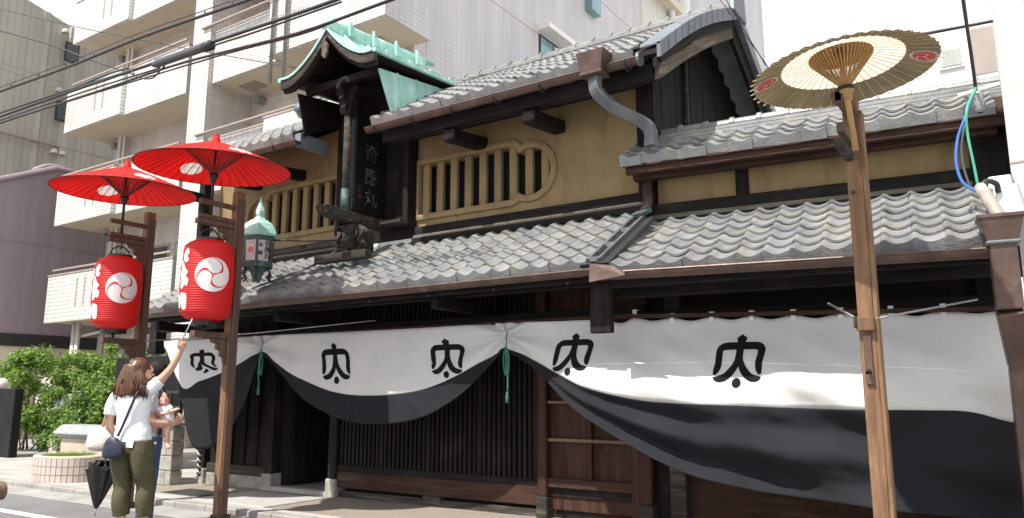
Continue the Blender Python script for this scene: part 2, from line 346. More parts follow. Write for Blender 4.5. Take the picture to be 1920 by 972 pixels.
def lay_tiles(parent, org, xdir, slope, cols, rows, rp, skip=None, single=None, curve=None, rest_name='roof_tile', eave='eave'):
    B = roof_mat(org, xdir, slope); rest = MB()
    for j in range(rows):
        for i in range(cols):
            if skip and skip(i, j): continue
            jx = rnd.uniform(-.004,.004); jy = rnd.uniform(-.009,.009); tl = math.atan2(.026, rp) + rnd.uniform(-.016,.016)
            dz = curve(j*rp) if curve else 0
            sl = math.atan((curve(j*rp+.1)-curve(j*rp-.1))/.2) if curve else 0
            m = B @ Matrix.Translation((i*PT+jx, j*rp+jy, .03 + dz)) @ Matrix.Rotation(sl-tl, 4, 'X') @ Matrix.Rotation(rnd.uniform(-.022,.022), 4, 'Z')
            me = TM[eave] if j == 0 else TM['row']
            if single is None or single(i, j): put('eave_tile' if j == 0 else 'roof_tile', me, m, parent)
            else: rest.add([m @ v.co for v in me.vertices], [tuple(p.vertices) for p in me.polygons])
    if rest.v:
        o = rest.build(rest_name, T['kawara'], parent, recalc=False); o['kind'] = 'stuff'
    return B
def trough(name, parent, a, b, r, m, M=None, n=8):
    a = Vector(a); b = Vector(b); d = (b-a).normalized(); s = d.cross(Vector((0,0,1))).normalized(); u = Vector((0,0,1))
    P = []
    for p in (a, b): P.append([p + s*math.cos(math.pi*k/n)*r - u*math.sin(math.pi*k/n)*r for k in range(n+1)])
    g = MB(M).grid(P)
    for q in (P[0], P[1]): g.add(q, [tuple(range(len(q)))])
    for e in (0, n): g.tube([P[0][e], P[1][e]], .009, 6)
    o = g.build(name, m, parent, solid=.004); return o
def plate(outer, holes, y0, y1, name, m, parent, M=None):
    """wall slab in the xz plane with real openings"""
    bm = bmesh.new(); loops = []
    for lp in [outer] + holes:
        vs = [bm.verts.new((p[0], y0, p[1])) for p in lp]; es = [bm.edges.new((vs[i], vs[(i+1) % len(vs)])) for i in range(len(vs))]; loops.append((vs, es))
    bmesh.ops.triangle_fill(bm, use_beauty=True, use_dissolve=False, edges=[e for l in loops for e in l[1]], normal=(0,-1,0))
    g = MB(M); bm.verts.index_update(); V = [v.co.copy() for v in bm.verts]; Fs = [[v.index for v in f.verts] for f in bm.faces]
    n = len(V); g.add(V + [Vector((v.x, y1, v.z)) for v in V], Fs + [[i+n for i in f][::-1] for f in Fs])
    base = len(g.v) - 2*n
    for vs, es in loops:
        for i in range(len(vs)):
            a = vs[i].index; b2 = vs[(i+1) % len(vs)].index; g.f.append([base+a, base+b2, base+b2+n, base+a+n]); g.mi.append(0)
    bm.free(); return g.build(name, m, parent)

# ================================================================== the merchant house
YF = 7.53; YW = 7.65
HX0, HX1 = -10.75, -3.30
house = empty('merchant_house', (-7.0, YF, 0), 'old dark timber merchant house with ochre plaster upper floor and grey tiled roofs', 'house')
# ---- lower roof
E_Y, E_Z = 6.30, 2.545; SL = math.atan2(3.33-2.56, YW-E_Y); RP = .222
NCL = int((HX1+.02 - HX0)/PT)
lay_tiles(house, (HX0, E_Y, E_Z), (1,0,0), SL, NCL, 7, RP, skip=lambda i, j: (i > NCL-2 and j > 0 and False))
lr = MB(); th = .03
lr.add([(HX0,E_Y+.02,E_Z-.045),(HX1,E_Y+.02,E_Z-.045),(HX1,YW,E_Z-.045+math.tan(SL)*(YW-E_Y)),(HX0,YW,E_Z-.045+math.tan(SL)*(YW-E_Y)),
        (HX0,E_Y+.02,E_Z+.005),(HX1,E_Y+.02,E_Z+.005),(HX1,YW,E_Z+.005+math.tan(SL)*(YW-E_Y)),(HX0,YW,E_Z+.005+math.tan(SL)*(YW-E_Y))],
       [(0,3,2,1),(4,5,6,7),(0,1,5,4),(1,2,6,5),(2,3,7,6),(3,0,4,7)])
lr.build('roof_deck', T['dark_wood_h'], house)
Box('fascia', T['dark_wood_h'], house, HX0+.02, HX1, E_Y+.05, E_Y+.09, E_Z-.15, E_Z-.05)
for i in range(25):
    x = HX0+.15 + i*.3
    Beam('rafter', T['dark_wood'], house, (x, E_Y+.07, E_Z-.085), (x, YW-.05, E_Z-.085+math.tan(SL)*(YW-.05-E_Y-.07)), .06, .075)
trough('gutter', house, (HX0+.02, E_Y-.03, E_Z-.062), (HX1+.02, E_Y-.03, E_Z-.058), .052, T['copper'])
for i in range(9): 
    x = HX0+.4+i*.85
    Beam('gutter_bracket', T['iron'], house, (x, E_Y+.06, E_Z-.10), (x, E_Y-.04, E_Z-.165), .02, .012)
Box('eave_purlin', T['dark_wood_h'], house, HX0+.03, HX1-.03, E_Y+.45, E_Y+.57, 2.42, 2.60, bev=.008)
# ---- ground floor front
def wallbox(n, x0, x1, z0, z1, y=YF, d=.06, m='dark_wood', bev=.006): return Box(n, T[m], house, x0, x1, y, y+d, z0, z1, bev=bev)
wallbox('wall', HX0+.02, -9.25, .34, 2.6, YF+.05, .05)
for x in (-10.45,-10.12,-9.83,-9.55): Box('batten', T['dark_wood'], house, x, x+.045, YF+.02, YF+.05, .36, 2.4, bev=.005)
wallbox('skirting_board', HX0+.02, -9.25, .20, .34, YF+.0, .09, 'grey_wood')
Box('footing', T['granite'], house, HX0, -9.25, YF-.01, YF+.2, -.05, .2, bev=.015)
for x, wd in ((-9.25,.17),(-7.95,.15),(HX0-.0,.12),(-4.66,.12),(-3.44,.14)):
    Box('post', T['dark_wood' if x < -5 else 'brown_wood'], house, x, x+wd, YF-.05, YF+.12, .26, 2.6, bev=.012)
    if x < -5: Box('post_base', T['granite'], house, x-.02, x+wd+.02, YF-.07, YF+.14, -.05, .26, bev=.015)
    else: Box('post_base', T['grey_wood'], house, x-.01, x+wd+.01, YF-.06, YF+.13, .0, .26, bev=.01)
Box('door_sill', T['slab'], house, -9.08, -7.95, YF-.06, YF+.1, -.05, .09, bev=.01)
# the room behind the open doorway
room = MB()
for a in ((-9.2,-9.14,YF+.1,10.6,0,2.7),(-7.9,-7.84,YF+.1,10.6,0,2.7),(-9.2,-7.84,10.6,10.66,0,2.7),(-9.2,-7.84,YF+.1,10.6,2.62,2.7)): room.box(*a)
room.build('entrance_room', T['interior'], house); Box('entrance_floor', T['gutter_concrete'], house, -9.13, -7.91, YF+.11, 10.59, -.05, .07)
Box('inner_door', T['dark_wood'], house, -9.08, -9.03, YF+.3, YF+1.3, .1, 2.2)
# lattice bay
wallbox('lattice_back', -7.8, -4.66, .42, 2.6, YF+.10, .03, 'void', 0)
wallbox('rail', -7.8, -4.66, .36, .44, YF-.01, .1, 'dark_wood_h'); wallbox('rail', -7.8, -4.66, 1.02, 1.07, YF+.035, .02, 'dark_wood_h', 0)
lm = None
for i in range(44):
    x = -7.76 + i*.0705
    if i % 11 == 10: Box('lattice_post', T['dark_wood'], house, x-.012, x+.05, YF-.005, YF+.06, .44, 2.58, bev=.004); continue
    if lm is None: o = Box('lattice_slat', T['dark_wood'], house, x, x+.036, YF+.0, YF+.035, .44, 2.58); lm = o.data
    else: put('lattice_slat', lm, Matrix.Translation((x+.018, YF+.0175, .44)), house)
wallbox('kick_board', -7.8, -4.66, .155, .36, YF-.02, .1, 'brown_wood_h')
wallbox('vent_recess', -7.8, -4.66, .0, .155, YF+.12, .03, 'void', 0)
for a, b in ((-7.78,-6.32),(-6.05,-4.68)):
    wallbox('vent_board', a, b, .02, .115, YF+.0, .03, 'grey_wood')
wallbox('short_post', -6.32, -6.05, .0, .155, YF-.01, .1, 'grey_wood')
# plank shutter box and the bay beyond it
wallbox('wall', -4.54, -3.44, .12, 2.6, YF+.05, .05, 'brown_wood')
for z, h in ((.36,.10),(.85,.035),(1.26,.03)): wallbox('rail', -4.54, -3.44, z, z+h, YF-.02, .06, 'edge_wood' if h < .05 else 'brown_wood_h')
for x in (-4.05,-3.53): wallbox('stile', x, x+.05 if x < -4 else x+.09, .46 if x < -4 else .1, 2.5, YF-.005 if x < -4 else YF-.04, .06, 'brown_wood')
wallbox('vent_board', -4.5, -3.5, .02, .2, YF+.08, .03, 'dark_wood_h')
wallbox('vent_board', -4.54, -3.44, .26, .36, YF+.03, .02, 'dark_wood_h')
# dark upper zone behind the curtain
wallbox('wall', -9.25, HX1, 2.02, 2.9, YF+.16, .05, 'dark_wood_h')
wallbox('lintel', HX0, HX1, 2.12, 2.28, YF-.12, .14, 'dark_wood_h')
wallbox('transom_pane', -7.45, -6.68, 2.34, 2.58, YF+.12, .02, 'glass', 0)
for x in (-7.5,-6.68,-5.7): wallbox('transom_mullion', x, x+.05, 2.28, 2.62, YF+.09, .05, 'dark_wood')
Beam('curtain_rail', T['brown_wood_h'], house, (HX0-.3, 7.0, 2.165), (HX1+.1, 7.0, 2.12), .04, .04)
# porch frame at the left end
Box('post', T['dark_wood'], house, -11.32, -11.14, 6.86, 7.04, 1.98, 2.62, bev=.01)
for z in (2.30, 2.48): Box('tie_beam', T['dark_wood_h'], house, -11.5, -9.3, 6.90, 7.0, z, z+.10, bev=.006)
Box('hanging_post', T['dark_wood'], house, -3.46, -3.25, 6.52, 6.62, 1.93, 2.5, bev=.008)
for x in (-10.6,-8.0,-5.4): Box('bracket_arm', T['dark_wood'], house, x, x+.1, E_Y+.2, YF, 2.28, 2.40, bev=.008)
# ---- upper floor
WX0, WX1 = -10.9, -3.42
def arc(cx, cz, r, a0, a1, n): return [(cx + r*math.cos(R(a0+(a1-a0)*k/n)), cz + r*math.sin(R(a0+(a1-a0)*k/n))) for k in range(n+1)]
def mushiko(mirror=None, dz=0., x_far=-6.58):
    p = [(x_far, 3.70), (-5.16, 3.70)] + arc(-5.10, 3.80, .10, -80, -10, 5) + arc(-4.83, 4.02, .30, -122, 122, 20) + arc(-5.10, 4.28, .10, 10, 80, 5) + [(-5.16, 4.39), (x_far, 4.39)]
    p = [(a, b+dz) for a, b in p]
    return p if mirror is None else [(2*mirror - a, b) for a, b in p][::-1]
win1 = mushiko(); win2 = mushiko(mirror=-7.32, dz=.06, x_far=-6.56)
plate([(-6.62,3.4),(WX1,3.4),(WX1,5.2),(-6.62,5.2)], [win1], YW, YW+.16, 'wall', T['plaster'], house)
plate([(WX0,3.4),(-8.02,3.4),(-8.02,5.2),(WX0,5.2)], [win2], YW, YW+.16, 'wall', T['plaster'], house)
for wn in (win1, win2):
    cx = sum(p[0] for p in wn)/len(wn); cz = sum(p[1] for p in wn)/len(wn)
    def off(p, i, d):
        a = Vector(wn[i-1]); b = Vector(wn[(i+1) % len(wn)]); t = (b-a).normalized(); return (p[0] + t.y*d, p[1] - t.x*d)
    g = MB(); n = len(wn); rings = []
    for (d, y) in ((0, YW-.002), (.0, YW-.035), (.03, YW-.045), (.075, YW-.035), (.085, YW-.002)):
        rings.append([(off(p, i, d)[0], y, off(p, i, d)[1]) for i, p in enumerate(wn)])
    for r_ in rings: r_.append(r_[0])
    g.grid(rings); g.build('window_frame', T['plaster'], house, smooth=False)
    x0 = min(p[0] for p in wn); x1 = max(p[0] for p in wn)
    Box('window_back', T['void'], house, x0-.1, x1+.1, YW+.165, YW+.18, 3.6, 4.6)
    def zr(x):
        zs = []
        for i in range(n):
            a, b = wn[i], wn[(i+1) % n]
            if (a[0]-x)*(b[0]-x) < 0: zs.append(a[1] + (b[1]-a[1])*(x-a[0])/(b[0]-a[0]))
        return (min(zs), max(zs)) if len(zs) > 1 else None
    xs = [x0+.0 + .02 + k*.232 for k in range(9)] if wn is win1 else [x1-.02-.125 - k*.232 for k in range(9)]
    for x in xs:
        q = [zr(x+.01), zr(x+.115)]
        if None in q: continue
        b0 = min(q[0][0], q[1][0]); b1 = max(q[0][1], q[1][1])
        Box('window_slat', T['plaster'], house, x+.012, x+.118, YW+.02, YW+.085, b0-.01, b1+.01, bev=.008)
for x0, x1 in ((WX0, -8.02), (-6.62, -3.25)):
    Box('sill_beam', T['dark_wood_h'], house, x0, x1, YW-.06, YW+.1, 3.42, 3.535, bev=.008)
    Box('flashing_board', T['ash_wood'], house, x0, x1, YW-.085, YW-.02, 3.375, 3.42, bev=.006)
    Box('roof_flashing', T['dark_wood_h'], house, x0, x1, YW-.11, YW+.02, 3.30, 3.375, bev=.006)
Box('corner_post', T['dark_wood'], house, WX1, WX1+.17, YW-.02, YW+.18, 3.4, 5.2, bev=.01)
Box('corner_post', T['dark_wood'], house, -11.02, -10.88, 7.34, 7.5, 3.2, 5.0, bev=.01)
Beam('cantilever_beam', T['dark_wood'], house, (-10.95, 7.5, 4.50), (-10.95, 6.72, 4.50), .12, .14, bev=.01)
# ---- upper roof
U_Y, U_Z = 6.78, 4.755; US = math.atan(.575); RY = 9.45; ULEN = (RY-U_Y)/math.cos(US); URP = .225; NR = int(ULEN/URP)
UX0, UX1 = -10.62, -2.78
def ucurve(t): return .045*math.sin(math.pi*min(max(t/ULEN, 0), 1))
NCU = int((UX1-.18 - (-6.66))/PT); 
# the first two rows tile by tile, the thin far rows joined
left_n = int((-7.95 - UX0)/PT)
indiv = {'n': 300 - 7*NCL}
lay_tiles(house, (-6.66, U_Y, U_Z), (1,0,0), US, NCU, NR, URP, single=lambda i, j: j < 3, curve=ucurve, eave='eave_tall')
lay_tiles(house, (UX0, U_Y, U_Z+.1), (1,0,0), US, left_n, NR, URP, single=lambda i, j: j < 1, curve=ucurve, eave='eave_tall')
lay_tiles(house, (-8.0, 7.75, U_Z+.58), (1,0,0), US, 6, 8, URP, single=lambda i, j: False, curve=lambda t: .05)
def deck(name, x0, x1, y0, zb, m):
    g = MB(); top = []; n = 10
    P0 = []; P1 = []
    for k in range(n+1):
        t = k/n*(RY-y0)/math.cos(US); y = y0 + t*math.cos(US) - ucurve(t)*math.sin(US); z = zb + t*math.sin(US) + ucurve(t)*math.cos(US)
        P0.append((y, z))
    poly = [(y, z+.01) for y, z in P0] + [(y, z-.05) for y, z in P0[::-1]]
    return MB().prism(poly, x0, x1, 'yz').build(name, m, house)
deck('roof_deck', -6.66, UX1-.02, U_Y+.02, U_Z, T['dark_wood_h']); deck('roof_deck', UX0, -7.95, U_Y+.02, U_Z+.1, T['dark_wood_h'])
RZ = U_Z + (RY-U_Y)*.575 + .01
# back slope
MB().add([(UX0,RY,RZ+.05),(UX1,RY,RZ+.05),(UX1,12.2,RZ-1.6),(UX0,12.2,RZ-1.6)], [(0,1,2,3)]).build('rear_roof', T['kawara'], house, solid=.08)
# ridge
Box('ridge_course', T['kawara'], house, -8.6, UX1+.03, RY-.16, RY+.16, RZ+.0, RZ+.045, bev=.006)
rm = None
for i in range(20):
    x = UX1-.02 - (i+1)*.29
    if rm is None:
        g = MB(); pr = [(-.10,0),(-.10,.07),(-.06,.12),(0,.14),(.06,.12),(.10,.07),(.10,0)]
        g.prism([(RY+a, RZ+.046+b*.72) for a, b in pr], x, x+.285, 'yz'); g.prism([(RY+a*1.16, RZ+.046+b*.92) for a, b in pr], x+.245, x+.292, 'yz')
        o = g.build('ridge_tile', T['kawara'], house, origin=(x, RY, RZ)); rm = o.data
    else: put('ridge_tile', rm, Matrix.Translation((x, RY, RZ + rnd.uniform(-.004,.004))), house)
g = MB(); g.prism([(RY-.26,RZ-.1),(RY-.2,RZ+.24),(RY-.06,RZ+.42),(RY+.06,RZ+.42),(RY+.2,RZ+.24),(RY+.26,RZ-.1)], UX1-.01, UX1+.06, 'yz')
g.tube([(UX1-.25,RY,RZ+.36),(UX1+.1,RY,RZ+.36)], .075, 12); g.build('ridge_end_tile', T['kawara_blue'], house, bev=.012)
g = MB(); g.prism([(RY-.2,RZ+.02),(RY-.18,RZ+.2),(RY,RZ+.36),(RY+.18,RZ+.2),(RY+.2,RZ+.02)], -10.62,-10.52,'yz'); g.build('ridge_end_tile', T['kawara_blue'], house, bev=.012)
# left stub ornament on the verge by the signboard
g = MB(); g.lathe((-9.3,8.0,5.74), [(.0,-.02),(.13,.0),(.17,.07),(.14,.15),(.06,.19),(0,.2)], 12); g.tube([(-9.3,7.86,5.84),(-9.3,7.80,5.84)], .075, 12); g.build('verge_ornament', T['kawara_blue'], house, smooth=True)
Box('verge_board', T['kawara_blue'], house, -8.1,-7.98,U_Y+.0,U_Y+.5,U_Z-.06,U_Z+.12,bev=.01)
# verge tiles along the right gable
nv = 13
for k in range(nv):
    t0 = k/nv*ULEN; t1 = (k+1)/nv*ULEN + .03
    def vc(t): return .095*math.sin(math.pi*min(max(t/ULEN, 0), 1))
    def pt(t): return (U_Y + t*math.cos(US) - vc(t)*math.sin(US), U_Z + t*math.sin(US) + vc(t)*math.cos(US))
    (ya, za), (yb, zb) = pt(t0), pt(t1); up = .015*(k % 2)
    g = MB(); g.prism([(ya,za-.11),(yb,zb-.11),(yb,zb+.055),(ya,za+.06)], UX1-.02, UX1+.03, 'yz'); g.prism([(ya,za+.03),(yb,zb+.025),(yb,zb+.06),(ya,za+.065)], UX1-.2, UX1+.032, 'yz')
    g.build('verge_tile', T['kawara_blue'], house, bev=.006)
    # rear slope
    y0 = RY + k*.2; MB().prism([(y0,RZ+.06-k*.118-.17),(y0+.21,RZ+.06-(k+1)*.118-.17),(y0+.21,RZ+.09-(k+1)*.118),(y0,RZ+.1-k*.118)], UX1-.05, UX1+.03,'yz').build('verge_tile', T['kawara_blue'], house, bev=.006)
pb = [pt(k/16*ULEN) for k in range(17)]
MB().prism([(y,z-.11) for y,z in pb]+[(y,z-.20-.03*math.sin(i/16*math.pi)) for i,(y,z) in list(enumerate(pb))[::-1]], UX1-.06, UX1-.02, 'yz').build('barge_strip', T['dark_wood'], house)
pl = [pt(k/16*ULEN) for k in range(1,17)]
MB().prism([(y,z-.20) for y,z in pl]+[(y,z-.36-.05*math.sin((i+2)/16*math.pi)) for i,(y,z) in list(enumerate(pl))[::-1]], UX1-.11, UX1-.055, 'yz').build('barge_board', T['old_wood'], house)
MB().prism([(RY,RZ-.16),(12.2,RZ-1.76),(12.2,RZ-2.0),(RY,RZ-.42)], UX1-.1, UX1-.05, 'yz').build('barge_board', T['dark_wood'], house)
# gable planks
for k in range(17):
    y0 = YW+.02 + k*.235
    if y0 > 11.6: break
    ym = y0+.12; zt = (U_Z + (ym-U_Y)*.6 - .02) if ym < RY else RZ - (ym-RY)*.59 - .08
    Box('gable_plank', T['dark_wood'], house, WX1+.15+.004*(k%2), WX1+.19+.004*(k%2), y0, y0+.228, 3.5, zt, bev=.004)
for y in (6.98, 8.2, RY): 
    z = (U_Z + (y-U_Y)*.6)
    Box('purlin', T['dark_wood_h'], house, -6.6 if y < 7.5 else WX1+.2, UX1-.13, y-.06, y+.08, z-.36, z-.20, bev=.01)
Box('gable_brace', T['grey_wood'], house, WX1+.2, WX1+.24, 8.6,8.66, 4.4, 5.6)
trough('gutter', house, (-6.66, U_Y-.06, U_Z-.115), (UX1-.17, U_Y-.06, U_Z-.105), .058, T['copper'])
MB().tube([(UX1-.19,U_Y-.06,U_Z-.11),(UX1-.16,U_Y-.06,U_Z-.11)], .072, 14).build('gutter_cap', T['copper_grey'], house)
trough('gutter', house, (UX0+.05, U_Y-.06, U_Z-.02), (-7.95, U_Y-.06, U_Z-.02), .055, T['copper'])
hm = None
for x in (-6.5,-5.9,-5.3,-4.7,-4.1,-3.5,-3.1,-9.6,-9.0,-8.4):
    z = U_Z-.11 if x > -7 else U_Z-.02
    Tube('gutter_hook', T['iron'], house, [(x,U_Y+.1,z+.05),(x,U_Y+.02,z-.05),(x,U_Y-.05,z-.085),(x,U_Y-.12,z-.04),(x,U_Y-.13,z+.03)], .009, 5)
for x in (-6.35,-5.85): pass
for x in (-5.55,-4.42): Beam('eave_arm', T['dark_wood'], house, (x, YW+.05, 4.50), (x, 6.95, 4.42), .16, .15, bev=.01)
for x in (-9.9,-8.9): Beam('eave_arm', T['dark_wood'], house, (x, YW+.05, 4.62), (x, 6.95, 4.56), .14, .15, bev=.01)
for i in range(24):
    x = UX0+.1 + i*.335
    if -8.0 < x < -6.6: continue
    dz = .1 if x < -7 else 0
    Beam('rafter', T['dark_wood'], house, (x, U_Y+.06, U_Z+dz-.09), (x, YW+.1, U_Z+dz-.09+.6*(YW+.04-U_Y)), .06, .08)
Box('soffit', T['dark_wood_h'], house, -6.6, WX1+.1, U_Y+.3, YW+.02, 4.76, 4.78)
# downpipe from the upper gutter across to the right
hx = aty(1115, 130, U_Y-.1).x
g = MB(); g.add([(hx-.16,U_Y-.22,4.80),(hx+.16,U_Y-.22,4.80),(hx+.16,U_Y+.0,4.80),(hx-.16,U_Y+.0,4.80),(hx-.11,U_Y-.19,4.58),(hx+.11,U_Y-.19,4.58),(hx+.11,U_Y-.02,4.58),(hx-.11,U_Y-.02,4.58)],
    [(0,1,5,4),(1,2,6,5),(2,3,7,6),(3,0,4,7)]); g.box(hx-.125,hx+.125,U_Y-.205,U_Y-.005,4.555,4.59)
g.build('rain_hopper', T['copper'], house, bev=.006)
pth = crv([(hx,U_Y-.1,4.58), (hx+.005,U_Y-.1,4.42), aty(1133,188,U_Y-.02), aty(1155,204,U_Y+.1), aty(1205,230,7.12), aty(1219,248,7.18), aty(1219,274,7.18)], 30)
MB().rsweep(pth, .12, .085, (-.3,-1,.1)).build('downpipe', T['copper_grey'], house, bev=.012)
# ================================================================== annex (right wing, turned a few degrees)
AO = Vector((-3.3, 7.65, 0)); AA = R(6); AM = Matrix.Translation(AO) @ Matrix.Rotation(AA, 4, 'Z')
annex = empty('merchant_annex', AO, 'single storey tiled annex with low ochre wall strip and overhanging roofs beside the tall gable', 'house', rz=AA)
AXD = (math.cos(AA), math.sin(AA), 0)
def ap(s, t, z): return AM @ Vector((s, t, z))
def ABox(n, m, s0, s1, t0, t1, z0, z1, bev=.008): return Box(n, T[m], annex, s0, s1, t0, t1, z0, z1, bev=bev, M=AM)
SE = 3.14
ASL = math.atan2(3.22-2.50, 1.33)
nca = int((SE+.12)/PT)
lay_tiles(annex, ap(.02, -1.35, 2.475), AXD, ASL, nca, 7, .222)
ABox('roof_deck', 'dark_wood_h', 0, SE, -.1, 0, 3.0, 3.15)
MB(AM).add([(0,-1.33,2.42),(SE,-1.33,2.42),(SE,0,2.42+math.tan(ASL)*1.33),(0,0,2.42+math.tan(ASL)*1.33),(0,-1.33,2.475),(SE,-1.33,2.475),(SE,0,2.475+math.tan(ASL)*1.33),(0,0,2.475+math.tan(ASL)*1.33)],
    [(0,3,2,1),(4,5,6,7),(0,1,5,4),(1,2,6,5),(2,3,7,6),(3,0,4,7)]).build('roof_deck', T['dark_wood_h'], annex)
for i in range(10): Beam('rafter', T['dark_wood'], annex, (.2+i*.31, -1.25, 2.39), (.2+i*.31, -.1, 2.39+math.tan(ASL)*1.15), .06, .07, M=AM)
ABox('fascia', 'dark_wood_h', 0, SE, -1.30, -1.26, 2.32, 2.42)
ABox('eave_purlin', 'dark_wood_h', -.1, SE, -.85, -.73, 2.28, 2.44)
# gutter with a raised end piece
trough('gutter', annex, ap(-.10, -1.395, 2.445), ap(SE-.05, -1.395, 2.40), .062, T['copper'])
MB(AM).add([(-.12,-1.49,2.36),(.22,-1.49,2.40),(.22,-1.49,2.43),(.10,-1.47,2.50),(-.12,-1.47,2.53),(-.12,-1.36,2.53),(-.12,-1.36,2.36)], [(0,1,2,3,4),(0,4,5,6)]).build('gutter_end_piece', T['copper'], annex, solid=.006)
# wall below
ABox('wall', 'dark_wood_h', 0, SE, -.06, 0, 1.9, 3.0, 0)
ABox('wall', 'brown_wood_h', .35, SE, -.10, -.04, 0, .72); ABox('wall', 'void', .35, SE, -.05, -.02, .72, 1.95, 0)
ABox('rail', 'brown_wood_h', .35, SE, -.13, -.07, .70, .80); ABox('rail', 'brown_wood_h', .35, SE, -.13, -.07, 1.9, 2.0)
for i in range(26): ABox('lattice_slat', 'brown_wood', .45+i*.10, .495+i*.10, -.115, -.075, .80, 1.9, 0)
ABox('post', 'grey_wood', .18, .34, -.2, -.02, 0, 2.5); ABox('post', 'dark_wood', 2.95, 3.12, -.2, -.02, 0, 2.5)
ABox('wall', 'dark_wood', -.15, .2, -.05, .0, 0, 2.4)
ABox('lintel', 'dark_wood_h', 0, SE, -.3, -.16, 2.08, 2.2)
Beam('curtain_rail', T['brown_wood_h'], annex, (-.1,-.70,2.115), (SE,-.70,2.03), .035, .035, M=AM)
# upper wall strip
ABox('wall', 'plaster', .1, SE, 0, .12, 3.35, 3.95, 0)
for s in (.93, 2.02): ABox('post', 'dark_wood', s, s+.13, -.03, .1, 3.3, 3.95)
ABox('post', 'dark_wood', -.10, .06, -.04, .1, 3.2, 3.9); ABox('post', 'dark_wood', SE-.12, SE+.25, -.1, .3, 2.4, 3.95)
ABox('sill_beam', 'dark_wood_h', .0, SE, -.06, .02, 3.25, 3.375); ABox('flashing_board', 'ash_wood', .0, SE, -.09, -.02, 3.195, 3.25); ABox('roof_flashing', 'dark_wood_h', .0, SE, -.13, -.04, 3.12, 3.195)
# upper roof
BS = math.atan(.55)
lay_tiles(annex, ap(-.16, -.47, 3.775), AXD, BS, int((SE+.42)/PT), 3, .222)
MB(AM).add([(-.14,-.45,3.71),(SE+.2,-.45,3.71),(SE+.2,.4,4.17),(-.14,.4,4.17),(-.14,-.45,3.77),(SE+.2,-.45,3.77),(SE+.2,.4,4.225),(-.14,.4,4.225)],
    [(0,3,2,1),(4,5,6,7),(0,1,5,4),(1,2,6,5),(2,3,7,6),(3,0,4,7)]).build('roof_deck', T['brown_wood_h'], annex)
ABox('fascia', 'brown_wood_h', -.12, SE+.15, -.42, -.36, 3.64, 3.73); ABox('eave_purlin', 'brown_wood_h', -.1, SE+.1, -.25, -.12, 3.62, 3.74)
for k in range(4): ABox('ridge_course', 'kawara', .0, SE+.3, .06+.025*k, .46-.025*k, 4.035+.046*k, 4.075+.046*k)
rm2 = None
for i in range(12):
    s = .0 + i*.285
    if rm2 is None:
        g = MB(AM); g.tube([(s,.26,4.255),(s+.28,.26,4.255)], .058, 10); g.tube([(s,.26,4.255),(s+.045,.26,4.255)], .076, 10)
        o = g.build('ridge_tile', T['kawara'], annex, origin=ap(s,.26,4.19), smooth=False); rm2 = o.data; base = WM[o.name]
    else: put('ridge_tile', rm2, AM @ Matrix.Translation((s,.26,4.19+rnd.uniform(-.004,.004))), annex)
MB(AM).add([(-.1,.45,4.19),(SE+.3,.45,4.19),(SE+.3,2.2,3.3),(-.1,2.2,3.3)], [(0,1,2,3)]).build('rear_roof', T['kawara'], annex, solid=.05)
# lower length of the downpipe and the channel it feeds over the lower roof
Tube('downpipe', T['copper'], annex, [(.03,-.16,3.72),(.03,-.16,3.34),(.0,-.22,3.27)], .055, 10, M=AM)
MB(AM).beam((.03,-.2,3.285),(-.03,-.36,3.20),.15,.06).build('pipe_shoe', T['verdigris_dark'], annex, bev=.01)
g = MB(AM)
for d in (-.055,.055): g.beam((-.02+d,-.3,3.20),(-.13+d,-1.36,2.575),.035,.05)
for q in (.0,.33,.66,.97): 
    y = -.3-1.06*q; z = 3.20-.625*q; g.beam((-.02-.11*q-.06,y,z),(-.02-.11*q+.06,y,z),.06,.045)
g.build('roof_channel', T['copper_grey'], annex)
g = MB(AM); g.beam((-.0,-.3,3.165),(-.12,-1.36,2.535),.30,.03); g.build('valley_flashing', T['iron'], annex)
# big rain hopper and square downpipe at the far end
hs, ht = 3.07, -1.46
g = MB(AM); g.add([(hs-.14,ht-.1,2.61),(hs+.14,ht-.1,2.61),(hs+.14,ht+.12,2.61),(hs-.14,ht+.12,2.61),(hs-.095,ht-.07,2.44),(hs+.095,ht-.07,2.44),(hs+.095,ht+.09,2.44),(hs-.095,ht+.09,2.44)], [(0,1,5,4),(1,2,6,5),(2,3,7,6),(3,0,4,7)])
g.box(hs-.15,hs+.15,ht-.11,ht+.13,2.605,2.635); g.build('rain_hopper', T['copper'], annex, bev=.005)
ABoxs = MB(AM).box(hs-.11,hs+.11,ht-.085,ht+.105,2.415,2.445).build('hopper_collar', T['copper_grey'], annex, bev=.012)
g = MB(AM); pp = [(hs,ht+.01,2.44),(hs,ht+.01,1.95),(hs+.06,ht+.25,1.55),(hs+.06,ht+.28,0.0)]
for a, b in zip(pp[:-1], pp[1:]): g.beam(a, b, .17, .14, up=(0,-1,.01))
g.build('downpipe', T['copper'], annex, bev=.008)

